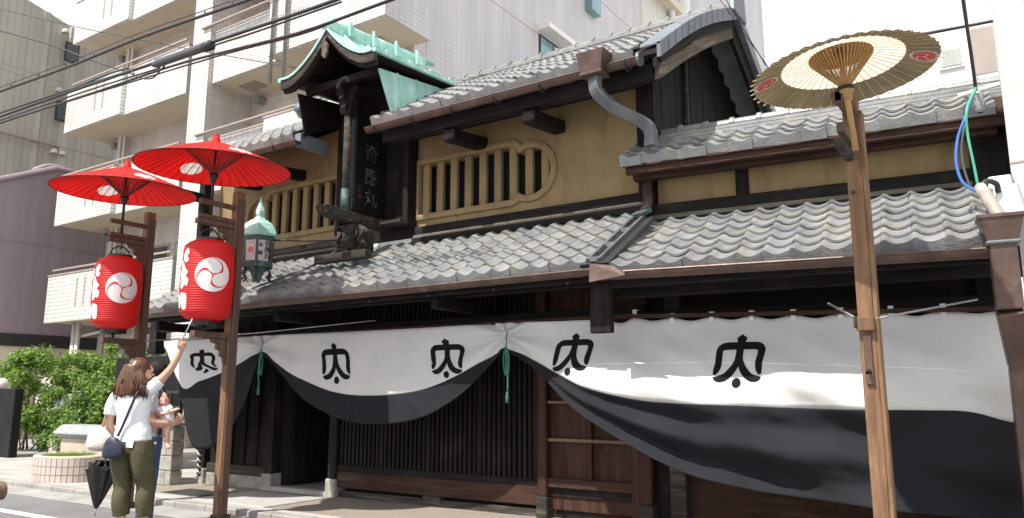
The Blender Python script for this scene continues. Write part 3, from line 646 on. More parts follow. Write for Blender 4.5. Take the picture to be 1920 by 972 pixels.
# ================================================================== roofed signboard
SX = -7.19
sign = empty('roofed_signboard', (SX, 7.2, 2.95), 'projecting black signboard with carved characters under a small green copper gable roof', 'signboard')
GW, GY0, GY1 = .87, 6.44, 8.35
def gz(u): a = abs(u); return 6.02 - .55*(1-(1-a)**2)*.92 - .05*a + .075*max(0, a-.75)/.25*.6        # flared gable profile
us = [-1 + k/10 for k in range(21)]
for sgn in (-1, 1):
    uu = [k/10*sgn for k in range(11)]
    g = MB(); g.grid([[(SX+u*GW, GY0, gz(u)+.03) for u in uu], [(SX+u*GW, GY1, gz(u)+.03+.12) for u in uu]]); g.build('copper_roof', T['verdigris'], sign, solid=.03)
    for k in range(4):                                               # standing seams as stepped battens
        y = GY0+.25+k*.42; q = (y-GY0)/(GY1-GY0)*.12
        g = MB()
        pts = [(SX+u*GW*1.0, y, gz(u)+.055+q) for u in uu[1:]]
        g.tube(pts, .028, 6); g.build('roof_batten', T['verdigris'], sign)
    g = MB(); g.grid([[(SX+u*GW*.97, GY0+.07, gz(u)-.012) for u in uu], [(SX+u*GW*.97, GY1-.02, gz(u)+.10) for u in uu]]); g.build('soffit_board', T['dark_wood'], sign, solid=.02)
    poly = [(SX+u*GW*.985, gz(u)+.012) for u in uu] + [(SX+u*GW*.985, gz(u)-.085-.03*abs(u)) for u in uu[::-1]]
    MB().prism(poly, GY0+.02, GY0+.07, 'xz').build('barge_board', T['grey_wood'], sign)
    poly = [(SX+u*GW*.97, gz(u)-.085) for u in uu] + [(SX+u*GW*.97, gz(u)-.135-.02*abs(u)) for u in uu[::-1]]
    MB().prism(poly, GY0+.06, GY0+.11, 'xz').build('barge_moulding', T['dark_wood'], sign)
    # eave edge and copper clad flank wall leaning on the main roof
    xe = SX+sgn*GW
    Beam('eave_edge', T['verdigris'], sign, (xe*1.0, GY0, gz(1)+.01), (xe, GY1, gz(1)+.13), .05, .05)
    xf = SX+sgn*.74
    g = MB(); g.add([(xf,6.66,5.38),(xf+sgn*.05,6.86,4.86),(xf+sgn*.05,7.25,5.03),(xf,8.3,5.58)], [(0,1,2,3)]); g.build('flank_wall', T['verdigris'] if sgn > 0 else T['dark_wood'], sign, solid=.03)
    if sgn > 0:
        for y0, z0, y1, z1 in ((6.98,5.43,7.1,4.98),(7.35,5.47,7.42,5.13),(7.75,5.51,7.8,5.33)): MB().tube([(xf+.02,y0,z0),(xf+.055,y1,z1)], .012, 6).build('flank_seam', T['verdigris'], sign)
# ridge box with raised end
MB().prism([(GY0-.02,6.05),(GY0+.06,6.20),(GY0+.16,6.13),(GY1,6.30),(GY1,6.15),(GY0+.1,5.99)], SX-.075, SX+.075, 'yz').build('ridge', T['verdigris'], sign, bev=.01)
Tube('ridge_cap', T['verdigris'], sign, [(SX,GY0+.1,6.155),(SX,GY1+.25,6.34)], .045, 8)
for y in (6.75,7.2,7.65,8.1): MB().prism([(y,6.0+.08*(y-6.44)),(y+.14,6.03+.08*(y-6.44)),(y+.05,6.16+.08*(y-6.44)),(y,6.22+.08*(y-6.44))], SX+.08, SX+.12, 'yz').build('ridge_fin', T['verdigris'], sign)
# gable pendant, posts, capital
g = MB(); g.prism([(SX,5.86),(SX+.06,5.80),(SX+.045,5.74),(SX+.055,5.68),(SX,5.61),(SX-.055,5.68),(SX-.045,5.74),(SX-.06,5.80)], GY0-.02, GY0+.02, 'xz'); g.build('gable_pendant', T['old_wood'], sign, bev=.008)
Box('tie_beam', T['dark_wood_h'], sign, SX-.66, SX+.66, 6.72, 6.82, 5.36, 5.46, bev=.008)
for d in (-.5,.5): Beam('eave_beam', T['dark_wood'], sign, (SX+d, GY0+.12, 5.50), (SX+d, GY1-.1, 5.54), .08, .09)
Tube('front_post', T['grey_wood'], sign, [(SX,6.89,3.68),(SX,6.89,5.08)], .052, 10); Tube('post_sleeve', T['verdigris_dark'], sign, [(SX,6.89,3.66),(SX,6.89,3.98)], .06, 10)
cp = [(-.07,0),(-.11,.08),(-.09,.14),(-.15,.19),(-.13,.26),(-.20,.31),(-.19,.40),(.19,.40),(.20,.31),(.13,.26),(.15,.19),(.09,.14),(.11,.08),(.07,0)]
MB().prism([(SX+a, 4.99+b) for a, b in cp], 6.83, 6.95, 'xz').build('carved_capital', T['dark_wood'], sign, bev=.008)
MB().prism([(6.89+a, 4.985+b*1.02) for a, b in cp], SX-.045, SX+.045, 'yz').build('carved_capital', T['dark_wood'], sign, bev=.008)
brd = MB().prism([(6.97,3.72),(7.60,3.72),(7.60,5.06),(7.55,5.13),(7.02,5.13),(6.97,5.06)], SX-.035, SX+.035, 'yz').build('board', T['black_lacquer'], sign, bev=.012)
MB().prism([(7.0,3.78),(7.015,3.78),(7.015,5.05),(7.0,5.05)], SX+.035, SX+.045, 'yz').build('board_edge', T['grey_wood'], brd)
T['gilt'] = mat('gilt', (.13,.128,.12), .8, .5, 14, c2=(.012,.012,.012), s2=9, w2=(.44,.6), spec=.2)
def text_obj(txt, size, m, parent, mw, name='lettering', ext=.002):
    cu = bpy.data.curves.new('t', 'FONT'); cu.body = txt; cu.size = size; cu.align_x = 'CENTER'; cu.align_y = 'CENTER'; cu.extrude = ext; cu.resolution_u = 3
    to = bpy.data.objects.new('t', cu); col.objects.link(to); dg = bpy.context.evaluated_depsgraph_get(); me = bpy.data.meshes.new_from_object(to.evaluated_get(dg))
    bpy.data.objects.remove(to); bpy.data.curves.remove(cu); me.materials.clear(); me.materials.append(m); me.name = name
    return put(name, me, mw, parent)
def face_mat(p, xdir, zup=(0,0,1)):
    X = Vector(xdir).normalized(); Y = Vector(zup).normalized(); Z = X.cross(Y); m = Matrix((X, Y, Z)).transposed().to_4x4(); m.translation = Vector(p); return m
for ch, z in (('奇',4.55),('應',4.22),('丸',3.93)): text_obj(ch, .25, T['gilt'], brd, face_mat((SX+.040, 7.31, z), (0,1,0)))
T['seal'] = mat('seal', (.05,.016,.014), .8, .4, 20)
for z in (4.02,3.93): MB().box(SX+.034,SX+.039,7.075,7.135,z-.035,z+.035).build('seal_mark', T['seal'], brd)
# carrying beam with carved nose, bracket and foot plank
MB().prism([(7.80,3.54),(6.60,3.56),(6.50,3.60),(6.47,3.68),(6.53,3.71),(7.80,3.665)], SX-.075, SX+.075, 'yz').build('carrying_beam', T['grey_wood'], sign, bev=.012)
MB().add([(SX-.05,6.467,3.61),(SX+.05,6.467,3.61),(SX+.05,6.447,3.685),(SX-.05,6.447,3.685)], [(0,1,2,3)]).build('beam_end_carving', T['brown_wood'], sign, solid=.015)
g = MB(); g.prism([(SX-.10,3.20),(SX-.20,3.28),(SX-.12,3.36),(SX-.26,3.43),(SX-.10,3.54),(SX+.10,3.54),(SX+.26,3.43),(SX+.12,3.36),(SX+.20,3.28),(SX+.10,3.20)], 7.05, 7.15, 'xz'); g.prism([(7.0,3.2),(6.86,3.3),(6.96,3.4),(6.82,3.48),(7.0,3.55),(7.4,3.55),(7.4,3.2)], SX-.05, SX+.05, 'yz'); g.build('carved_bracket', T['grey_wood'], sign, bev=.012)
g = MB(); 
for k in range(5): g.tube(crv([(SX-.2+.1*k,7.04,3.26),(SX-.25+.1*k,7.0,3.33),(SX-.17+.1*k,6.99,3.40),(SX-.22+.1*k,7.03,3.46)], 8), .016, 6)
g.build('bracket_scroll', T['grey_wood'], sign, smooth=True)
Beam('foot_plank', T['grey_wood'], sign, (SX-.52, 6.93, 3.10), (SX+.40, 6.93, 3.10), .12, .11, bev=.01)
Box('back_panel', T['dark_wood'], sign, -8.02, -6.62, 7.62, 7.70, 3.42, 5.7)
for x in (-7.98,-6.72): Box('side_post', T['dark_wood'], sign, x, x+.09, 7.46, 7.62, 3.55, 5.4, bev=.008)
Box('shelf', T['grey_wood'], sign, -7.05, -6.66, 7.36, 7.62, 3.58, 3.62)
Box('ceiling', T['dark_wood_h'], sign, SX-.66, SX+.66, 6.8, 8.0, 5.46, 5.49)

# ================================================================== copper street lantern
LX, LY = -8.15, 6.33
lan = empty('copper_lantern', (LX, LY, 2.78), 'verdigris copper lantern with pointed finial standing on the lower tiled roof', 'lantern')
def hexp(r, z, n=6, a=.3): return [(LX+r*math.cos(a+2*math.pi*k/n), LY+r*math.sin(a+2*math.pi*k/n), z) for k in range(n)]
def frust(name, m, rz, parent=lan, n=6, a=.3, **kw):
    g = MB(); 
    for (r0, z0), (r1, z1) in zip(rz[:-1], rz[1:]): g.add(hexp(r0, z0, n, a) + hexp(r1, z1, n, a), [(k, (k+1) % n, (k+1) % n + n, k+n) for k in range(n)])
    g.add(hexp(rz[0][0], rz[0][1], n, a), [tuple(range(n))]); g.add(hexp(rz[-1][0], rz[-1][1], n, a), [tuple(range(n))])
    return g.build(name, m, parent, **kw)
frust('finial', T['verdigris'], [(.085,3.58),(.07,3.61),(.05,3.63),(.062,3.66),(.062,3.70),(.035,3.78),(.004,3.88)])
frust('roof', T['verdigris'], [(.245,3.36),(.26,3.385),(.235,3.45),(.19,3.52),(.11,3.58),(.08,3.585)])
frust('frame_top', T['verdigris_dark'], [(.20,3.30),(.215,3.36)])
frust('panes', T['white_paper'], [(.175,3.03),(.19,3.31)])
frust('frame_base', T['verdigris_dark'], [(.20,2.955),(.215,3.0),(.21,3.03),(.18,3.035)])
frust('stem', T['verdigris_dark'], [(.05,2.78),(.07,2.84),(.09,2.9),(.16,2.95)])
for k in range(6):
    a = .3+2*math.pi*k/6; Beam('corner_bar', T['verdigris_dark'], lan, (LX+.18*math.cos(a),LY+.18*math.sin(a),3.02), (LX+.197*math.cos(a),LY+.197*math.sin(a),3.31), .03, .03)
    Tube('foot', T['iron'], lan, crv([(LX+.15*math.cos(a),LY+.15*math.sin(a),2.95),(LX+.19*math.cos(a),LY+.19*math.sin(a),2.88),(LX+.15*math.cos(a),LY+.15*math.sin(a),2.83),(LX+.2*math.cos(a),LY+.2*math.sin(a),2.80)], 8), .014, 6)
# the pane facing the street corner carries two columns of characters, its neighbour a pink rosette
def pane_mat(k, du, z):
    a0 = .3+2*math.pi*k/6; a1 = .3+2*math.pi*(k+1)/6; am = (a0+a1)/2; n = Vector((math.cos(am), math.sin(am), 0)); X = Vector((-math.sin(am), math.cos(am), 0))
    r = (.175 + (.19-.175)*(z-3.03)/.28)*math.cos(math.pi/6)+.006
    return face_mat(Vector((LX,LY,z)) + n*r + X*du, X)
kf = 4                                                              # pane towards the camera
for i, ch in enumerate('奇應丸'): text_obj(ch, .085, T['crest_black'], lan, pane_mat(5, .045, 3.25-.08*i))
for i, ch in enumerate('本舗'): text_obj(ch, .065, T['crest_black'], lan, pane_mat(5, -.045, 3.23-.10*i))
T['pink'] = mat('pink', (.65,.16,.16), .7, .1, 8)
M5 = pane_mat(4, 0, 3.17); g = MB(M5)
for k in range(12):
    a = 2*math.pi*k/12; c = Vector((.034*math.cos(a), .034*math.sin(a), 0)); g.add([c + Vector((.011*math.cos(t), .011*math.sin(t), 0)) for t in [j*math.pi/3 for j in range(6)]], [tuple(range(6))])
    c = Vector((.072*math.cos(a), .095*math.sin(a), 0)); g.add([c + Vector((.009*math.cos(t), .009*math.sin(t), 0)) for t in [j*math.pi/3 for j in range(6)]], [tuple(range(6))])
g.add([(.02*math.cos(t), .02*math.sin(t), 0) for t in [j*math.pi/5 for j in range(10)]], [tuple(range(10))]); g.build('rosette', T['pink'], lan, recalc=False)
Tube('wall_stay', T['iron'], lan, [(LX+.1,LY+.1,3.33),(-7.75,6.9,3.36),(-7.6,7.25,3.42),(-7.55,7.5,3.5)], .012, 6)
Tube('wall_stay', T['iron'], lan, [(LX-.1,LY,3.33),(-8.6,6.1,3.34)], .010, 6)
wr = empty('roof_wires', (-8.0, 6.5, 2.9), 'thin grey wires lying loosely across the lower roof tiles by the lantern', 'wire')
for d in (0,.04,.09): Tube('wire', T['cable_grey'], wr, crv([(-8.35,6.42+d*.3,2.72+d*.2),(-8.0,6.62+d,2.85+d*.6),(-7.75,6.95+d,3.07+d*.3),(-7.62,7.2,3.28)], 16), .009, 5)
Tube('conduit', T['iron'], wr, [(-7.62,7.2,3.24),(-7.62,7.2,3.52)], .014, 6)

# ================================================================== the draped curtain
curt = empty('draped_curtain', (-6, 6.93, .9), 'long white and black festival curtain with black crests draped across the shop front', 'curtain')
def yl(x): return 6.95 if x < -3.6 else 6.95 + .105*(x+3.6)
def sm(t): t = min(max(t, 0), 1); return t*t*(3-2*t)
def spl(pts):
    pts = sorted(pts); P = crv(pts, 24*len(pts)); X = np.array([p[0] for p in P]); Zv = np.array([p[1] for p in P]); o = np.argsort(X, kind='stable'); X = X[o]; Zv = Zv[o]
    return lambda x: float(np.interp(x, X, Zv))
from mathutils import noise
def px(lst, dy=0.):
    o = []
    for u, v in lst:
        p = aty(u, v, 6.93)
        for _ in range(3): p = aty(u, v, yl(p.x) - dy)
        o.append((p.x, p.z))
    return o
def belly(x, z):
    b = 0
    b += .31*sm((x+4.65)/1.1)*sm((.5-x)/1.0)*sm((1.98-z)/.62)
    b += .07*sm((x+8.7)/.9)*sm((-4.7-x)/.7)*sm((1.9-z)/.7) + .10*sm((x+5.9)/.9)*sm((-4.7-x)/.25)*sm((1.95-z)/.4)
    return b
C1x, C2x = px([(490,660)])[0][0], px([(948,655)])[0][0]
def fold1(x, z):                                                    # sagging folds that radiate from the cords
    f = 0
    for cx, a in ((C1x, .045), (C2x, .05)):
        dx = x-cx; dz = 2.0-z; r = math.hypot(dx, dz)+.02; th = math.atan2(dz, abs(dx)+.02)
        f += a*math.sin(th*9 + (1.3 if dx > 0 else 0))*math.exp(-r/.75)*sm(r/.12)
    return f
PLEAT = []
_pw = np.array([-.6,-.3,0,.14,.24,.36,.48,.62,.76,.88,1.0,1.2]); _pg = np.array([0,0,0,.22,.20,-.12,-.22,.12,.34,.16,-.12,-.3])
PW = np.linspace(-.6,1.2,120); _raw = np.interp(PW, _pw, _pg); PG = np.convolve(np.pad(_raw, 5, 'edge'), np.ones(11)/11, 'valid')
def fold2(x, z):
    f = fold1(x, z)
    q = sm((x+4.3)/1.2)
    # long diagonal drags across the right hand panel
    d = (x+4.7)*.50 + (z-1.9)
    f += .034*q*math.sin(d*8.5+1.0)*sm((1.85-z)/.5) + .012*q*math.sin(d*17+x*1.3+.8)*sm((2.05-z)/.3)
    f += .035*math.sin(x*6.0-z*5)*sm((x+1.7)/1.0)*sm((1.45-z)/.5)
    if PLEAT:
        m1, b1 = PLEAT[0](x), PLEAT[1](x); wv = (m1-z)/max(m1-b1, .02)
        A_ = .30*sm((x+4.7)/1.9)*(1-.5*sm((x+1.9)/1.2))*min(1, (m1-b1)/.55+.25)
        if wv > -.5:
            sh = 1.0*sm((x+4.2)/2.2)
            f += A_*float(np.interp(wv-.06*sh, PW, PG))
    return f
def surf(x, z, which): return yl(x) - belly(x, z) + (fold2 if which == 2 else fold1)(x, z) + .010*noise.noise(Vector((x*5, z*7+x*2, 1.3))) + .006*noise.noise(Vector((x*13+z*6, z*11, 4.1))) + .0035*noise.noise(Vector((x*30, z*26+x*9, 7.7)))
PAN = [
  dict(top=px([(309,640),(360,637),(420,634),(490,630)]), mid=px([(309,650),(341,726),(372,716),(415,700),(455,680),(490,659)]), bot=px([(309,655),(339,748),(350,806),(366,842),(398,838),(432,806),(462,750),(478,705),(490,662)]), nx=46),
  dict(top=px([(490,630),(640,623),(780,616),(948,606)]), mid=px([(490,658),(530,690),(580,716),(640,737),(710,742),(790,733),(860,709),(910,678),(948,651)]), bot=px([(490,662),(530,706),(580,752),(640,784),(710,796),(790,786),(860,752),(910,706),(948,655)]), nx=110),
  dict(top=px([(948,606),(1040,603),(1125,600),(1165,606),(1190,596),(1222,602),(1260,597),(1296,602),(1334,595),(1372,600),(1409,593),(1446,599),(1487,591),(1530,597),(1576,589),(1625,595),(1670,586),(1718,593),(1768,583),(1830,588),(1880,585),(1935,610)]),
       mid=px([(948,651),(985,668)],0)+px([(1060,704),(1130,731)],.05)+px([(1210,750),(1300,757),(1400,761),(1500,765),(1630,768),(1740,769),(1820,772),(1890,790)],.15)+px([(1950,800)],.05), bot=px([(948,655)],0)+px([(1000,693)],.05)+px([(1050,733),(1100,770)],.1)+px([(1200,840),(1300,889),(1400,915),(1500,932),(1640,951),(1800,968),(1900,985),(1950,990)],.24), nx=170)]
PLEAT[:] = [spl(PAN[2]['mid']), spl(PAN[2]['bot'])]
for pi, P in enumerate(PAN):
    t, m_, b = spl(P['top']), spl(P['mid']), spl(P['bot']); x0 = P['top'][0][0]; x1 = max(q[0] for q in P['top']) if pi == 2 else P['top'][-1][0]
    g = MB(); n = P['nx']; XS = [x0 + (x1-x0)*k/n for k in range(n+1)]; nw, nb = 20, (16 if pi < 2 else 40)
    Gw, Gb = [], []
    for k in range(nw+1): Gw.append([(x, 0, t(x) + (min(m_(x), t(x)-.01)-t(x))*k/nw) for x in XS])
    for k in range(nb+1): Gb.append([(x, 0, min(m_(x), t(x)-.01) + (min(b(x), m_(x)-.004)-min(m_(x), t(x)-.01))*k/nb) for x in XS])
    f = lambda r_: [(x, surf(x, z, pi) + (.0), z) for x, _, z in r_]
    g.grid([f(r_) for r_ in Gw], mi=0); g.grid([f(r_) for r_ in Gb], mi=1)
    o = g.build('curtain_panel', [T['cloth_white'], T['cloth_black']], curt, smooth=True, recalc=False, solid=.004)
    P['o'] = o; P['f'] = (t, m_, b)
# painted sun streak, seam and hanging loops
def strip(name, m, parent, pts, wd, which, off=.003):
    g = MB(); up = []; lo = []
    for x, z in pts: up.append((x, surf(x, z+wd/2, which)-off, z+wd/2)); lo.append((x, surf(x, z-wd/2, which)-off, z-wd/2))
    g.grid([up, lo]); return g.build(name, m, parent, smooth=True, solid=.002)
T['seam_streak'] = mat('seam_streak', (.80,.80,.79), .9, .05, 5)
strip('seam_streak', T['seam_streak'], PAN[2]['o'], spl and [(x, z) for x, z in [tuple(p) for p in crv(px([(1135,683),(1230,682),(1340,680),(1480,683),(1640,688),(1760,693),(1850,703)]), 60)]], .010, 2)  # streak of sun leaking past the gutter, drawn as a pale strip
strip('seam_streak', T['seam_streak'], PAN[1]['o'], [tuple(p) for p in crv(px([(600,690),(700,682),(820,681)]), 40)], .006, 1)
for u, v in ((1190,588),(1260,595),(1334,592),(1409,590),(1487,588),(1576,585),(1670,582),(1768,578)):
    x, z = px([(u, v)])[0]; w_ = .021
    g = MB(); y = surf(x, z-.03, 2)-.008; g.box(x-w_, x+w_, y-.004, y, z-.055, z+.035); g.box(x-w_, x+w_, y, y+.05, z+.031, z+.037)
    g.build('hanging_loop', T['seam_streak'], curt)
# crests
def stroke(g, pts, ws, fx, n=22):
    C = crv(pts, n); Wd = crv([(w_, 0) for w_ in ws], n); A = []; B = []; Md = []
    for i, c in enumerate(C):
        d = C[min(i+1, n)]-C[max(i-1, 0)]; d = d/(np.hypot(*d)+1e-9); nrm = np.array([-d[1], d[0]]); w_ = max(Wd[i][0], .002)/2
        A.append(fx(*(c+nrm*w_))); Md.append(fx(*c)); B.append(fx(*(c-nrm*w_)))
    g.grid([A, Md, B])
def crest(parent, which, mp_):
    g = MB()
    def F(off): 
        def q(a, b):
            x, z = mp_(a, b); return (x, surf(x, z, which)-off, z)
        return q
    f = F(.005); g.add([f(*p) for p in ((0,1.0),(.105,.93),(.075,.83),(0,.80),(-.075,.83),(-.105,.93))], [(0,1,2,3,4,5)])
    for s in (-1, 1):
        stroke(g, [(0,.775),(s*.24,.775),(s*.355,.762),(s*.425,.70),(s*.43,.58),(s*.42,.44),(s*.43,.33),(s*.46,.235)], [.145,.145,.145,.145,.14,.14,.13,.06], F(.0055+.0006*(s > 0)), 30)
        stroke(g, [(s*.028,.84),(s*.03,.56),(s*.06,.42),(s*.14,.29),(s*.26,.185),(s*.39,.16),(s*.475,.185)], [.10,.105,.13,.15,.14,.11,.02], F(.0068+.0006*(s > 0)), 30)
    f = F(.009); g.add([f(0, .085)] + [f(.09*math.cos(t), .085+.09*math.sin(t)) for t in [k*math.pi/8 for k in range(16)]], [(0, k+1, (k+1) % 16+1) for k in range(16)])
    g.build('crest', T['crest_black'], parent, recalc=False)
def crest_px(panel, which, top, bot, width, skew=0., squash=None, dy=0.):
    def ps(u, v):
        p = aty(u, v, 6.93)
        for _ in range(8): p = aty(u, v, surf(p.x, p.z, which))
        return p.x, p.z
    (xt, zt), (xb, zb) = ps(*top), ps(*bot); mu, mv = (top[0]+bot[0])/2, (top[1]+bot[1])/2; xl = ps(mu-width/2, mv)[0]; xr = ps(mu+width/2, mv)[0]; W_ = (xr-xl)
    def mp_(a, b):
        return (xb + (xt-xb)*b + a*W_ + (squash(a, b) if squash else 0), zb + (zt-zb)*b + skew*a*W_)
    crest(PAN[panel]['o'], which, mp_)
crest_px(0, 0, (378,655), (384,700), 46, 0, lambda a, b: .06*math.sin(b*9)*(1-b)+.02*math.sin(b*14))
crest_px(1, 1, (625,643), (632,720), 52)
crest_px(1, 1, (834,635), (838,709), 60, .0)
crest_px(2, 2, (1081,625), (1063,704), 66, .0, lambda a, b: .05*(1-b)*a)
crest_px(2, 2, (1393,627), (1380,727), 90, .0, dy=.12)
# tie cords with tassels
for i, (u, lst) in enumerate(((490, [(490,660),(487,676),(484,700),(486,720),(484,741)]), (949, [(949,650),(951,668),(952,700),(952,735),(951,756)]))):
    pts = [aty(a, b, 6.80) for a, b in lst]
    g = MB(); g.tube([pts[0]+Vector((0,.02,.16)), pts[0]], .007, 6); g.tube(crv(pts[:4], 14), .009, 6); c = g.build('tie_cord', T['cord_teal'], curt, smooth=True); c['label'] = ['teal cord by the dark doorway', 'teal cord with tassel before the lattice'][i]
    for s in (-1, 1): Tube('loop', T['cord_teal'], c, crv([pts[0], pts[0]+Vector((s*.035,0,-.10)), pts[0]+Vector((s*.030,0,-.24-.03*s)), pts[0]+Vector((s*.01,0,-.30)), pts[0]+Vector((-s*.0,-.01,-.15)), pts[0]], 22), .007, 6)
    a, b = pts[3], pts[4]; MB().lathe(b, [(.001,(a-b).z+.01),(.012,(a-b).z),(.011,(a-b).z*.8),(.017,(a-b).z*.6),(.020,0),(.0,0)], 10).build('tassel', T['cord_teal'], c, smooth=True)
rp_ = empty('plaited_rope', (-10.62, 7.3, .1), 'black and white plaited rope hanging at the left corner of the shop front', 'rope')
T['rope_black'] = mat('rope_black', (.02,.02,.02), .9, .2, 20); T['rope_white'] = mat('rope_white', (.6,.6,.6), .9, .2, 20)
for d in (0, .055):
    for s, m_ in ((0, 'rope_black'), (math.pi, 'rope_white')):
        pts = []
        for k in range(120):
            t = k/119; z = 1.1-.92*t; pts.append((-10.42 - .02*math.sin(t*3) + d*(1 if t > .25 else t*4) + .014*math.cos(t*70+s), 7.28 + .014*math.sin(t*70+s) - d, z))
        MB().tube(pts, .013, 5).build('strand', T[m_], rp_, smooth=True)
Box('paper_tag', T['white_paper'], rp_, -10.44, -10.36, 7.21, 7.215, .80, .97)
# ================================================================== posts, umbrellas, paper lanterns
def disc(g, fx, R_, n=30):
    g.grid([[fx(R_*q*math.cos(2*math.pi*k/n), R_*q*math.sin(2*math.pi*k/n)) for k in range(n+1)] for q in (.01,.25,.5,.75,1)])
def tomoe(g, fx, rot=0., R_=1., fat=1.):
    """the three curling gaps between the commas, as tapering strokes through the mapping fx(a, b)"""
    for c in range(3):
        a0 = rot + c*2*math.pi/3
        P = [(.03,0),(.28,-5),(.48,-1),(.60,7),(.74,24),(.86,42),(.94,62),(.965,80)]; Wd = [.11,.035,.11,.115,.075,.05,.03,.008]
        stroke(g, [(R_*r*math.cos(a0+R(t)), R_*r*math.sin(a0+R(t))) for r, t in P], [w_*R_*fat for w_ in Wd], fx, 26)
def lantern_post(x, y, h, label, red=True):
    p = empty('lantern_post', (x, y, 0), label, 'post', 'festival posts along the kerb')
    if red:
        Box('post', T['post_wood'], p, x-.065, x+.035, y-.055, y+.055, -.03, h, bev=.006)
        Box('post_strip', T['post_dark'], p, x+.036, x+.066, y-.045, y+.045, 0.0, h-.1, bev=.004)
        Box('socket', T['iron'], p, x-.08, x+.08, y-.075, y+.075, -.03, .06, bev=.008)
        for z in (h-.19, h-.36): Box('arm', T['post_dark'], p, x-.03, x+.02, y-.52, y-.05, z-.035, z+.02, bev=.006)
        Box('arm', T['post_dark'], p, x-.045, x+.035, y-.54, y-.05, h-.46, h-.40, bev=.006)
        Box('arm', T['post_dark'], p, x-.045, x+.035, y-.50, y-.05, 1.98, 2.05, bev=.006)
        for zt, fl in ((h-.46, 1), (1.98, 1)):
            pr = [(y-.05,zt),(y-.28,zt),(y-.25,zt-.05),(y-.19,zt-.06),(y-.20,zt-.11),(y-.14,zt-.14),(y-.145,zt-.19),(y-.10,zt-.21),(y-.09,zt-.27),(y-.05,zt-.30)]
            MB().prism(pr, x-.025, x+.02, 'yz').build('carved_bracket', T['post_dark'], p, bev=.005)
        Tube('lantern_hook', T['iron'], p, crv([(x,y-.355,h-.46),(x+.02,y-.355,h-.50),(x+.0,y-.355,h-.54),(x-.025,y-.355,h-.50)], 10), .008, 6)
        Box('fixing_peg', T['post_dark'], p, x-.085, x-.06, y-.03, y+.03, 1.62, 1.70)
    else:
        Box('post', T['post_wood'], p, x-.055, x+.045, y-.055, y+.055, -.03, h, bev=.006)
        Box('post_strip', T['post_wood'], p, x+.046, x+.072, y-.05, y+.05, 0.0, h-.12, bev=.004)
        MB().tube([(x-.01,y-.32,h-.12),(x-.01,y-.42,h-.12)], .048, 10).build('arm_knob', T['post_dark'], p)
        for z in (h-.12, h-.34): Box('arm', T['post_dark'], p, x-.035, x+.015, y-.42, y-.05, z-.04, z+.035, bev=.006)
        Box('arm', T['grey_wood'], p, x-.055, x-.0, y-.46, y-.05, h-.48, h-.42, bev=.006)
        Box('lower_bracket', T['grey_wood'], p, x-.075, x-.055, y-.11, y-.03, 1.80, 1.88, bev=.004); Box('lower_bracket', T['post_wood'], p, x-.06, x+.05, y-.10, y-.055, 1.78, 1.87, bev=.004)
        Box('peg_board', T['post_dark'], p, x-.03, x+.02, y-.075, y-.055, 1.42, 1.76, bev=.004); Tube('peg', T['iron'], p, [(x,y-.07,1.50),(x,y-.13,1.52)], .012, 6)
        for z in (2.75, 1.5): Tube('bolt', T['iron'], p, [(x-.02,y-.055,z),(x-.02,y-.075,z)], .012, 6)
    return p
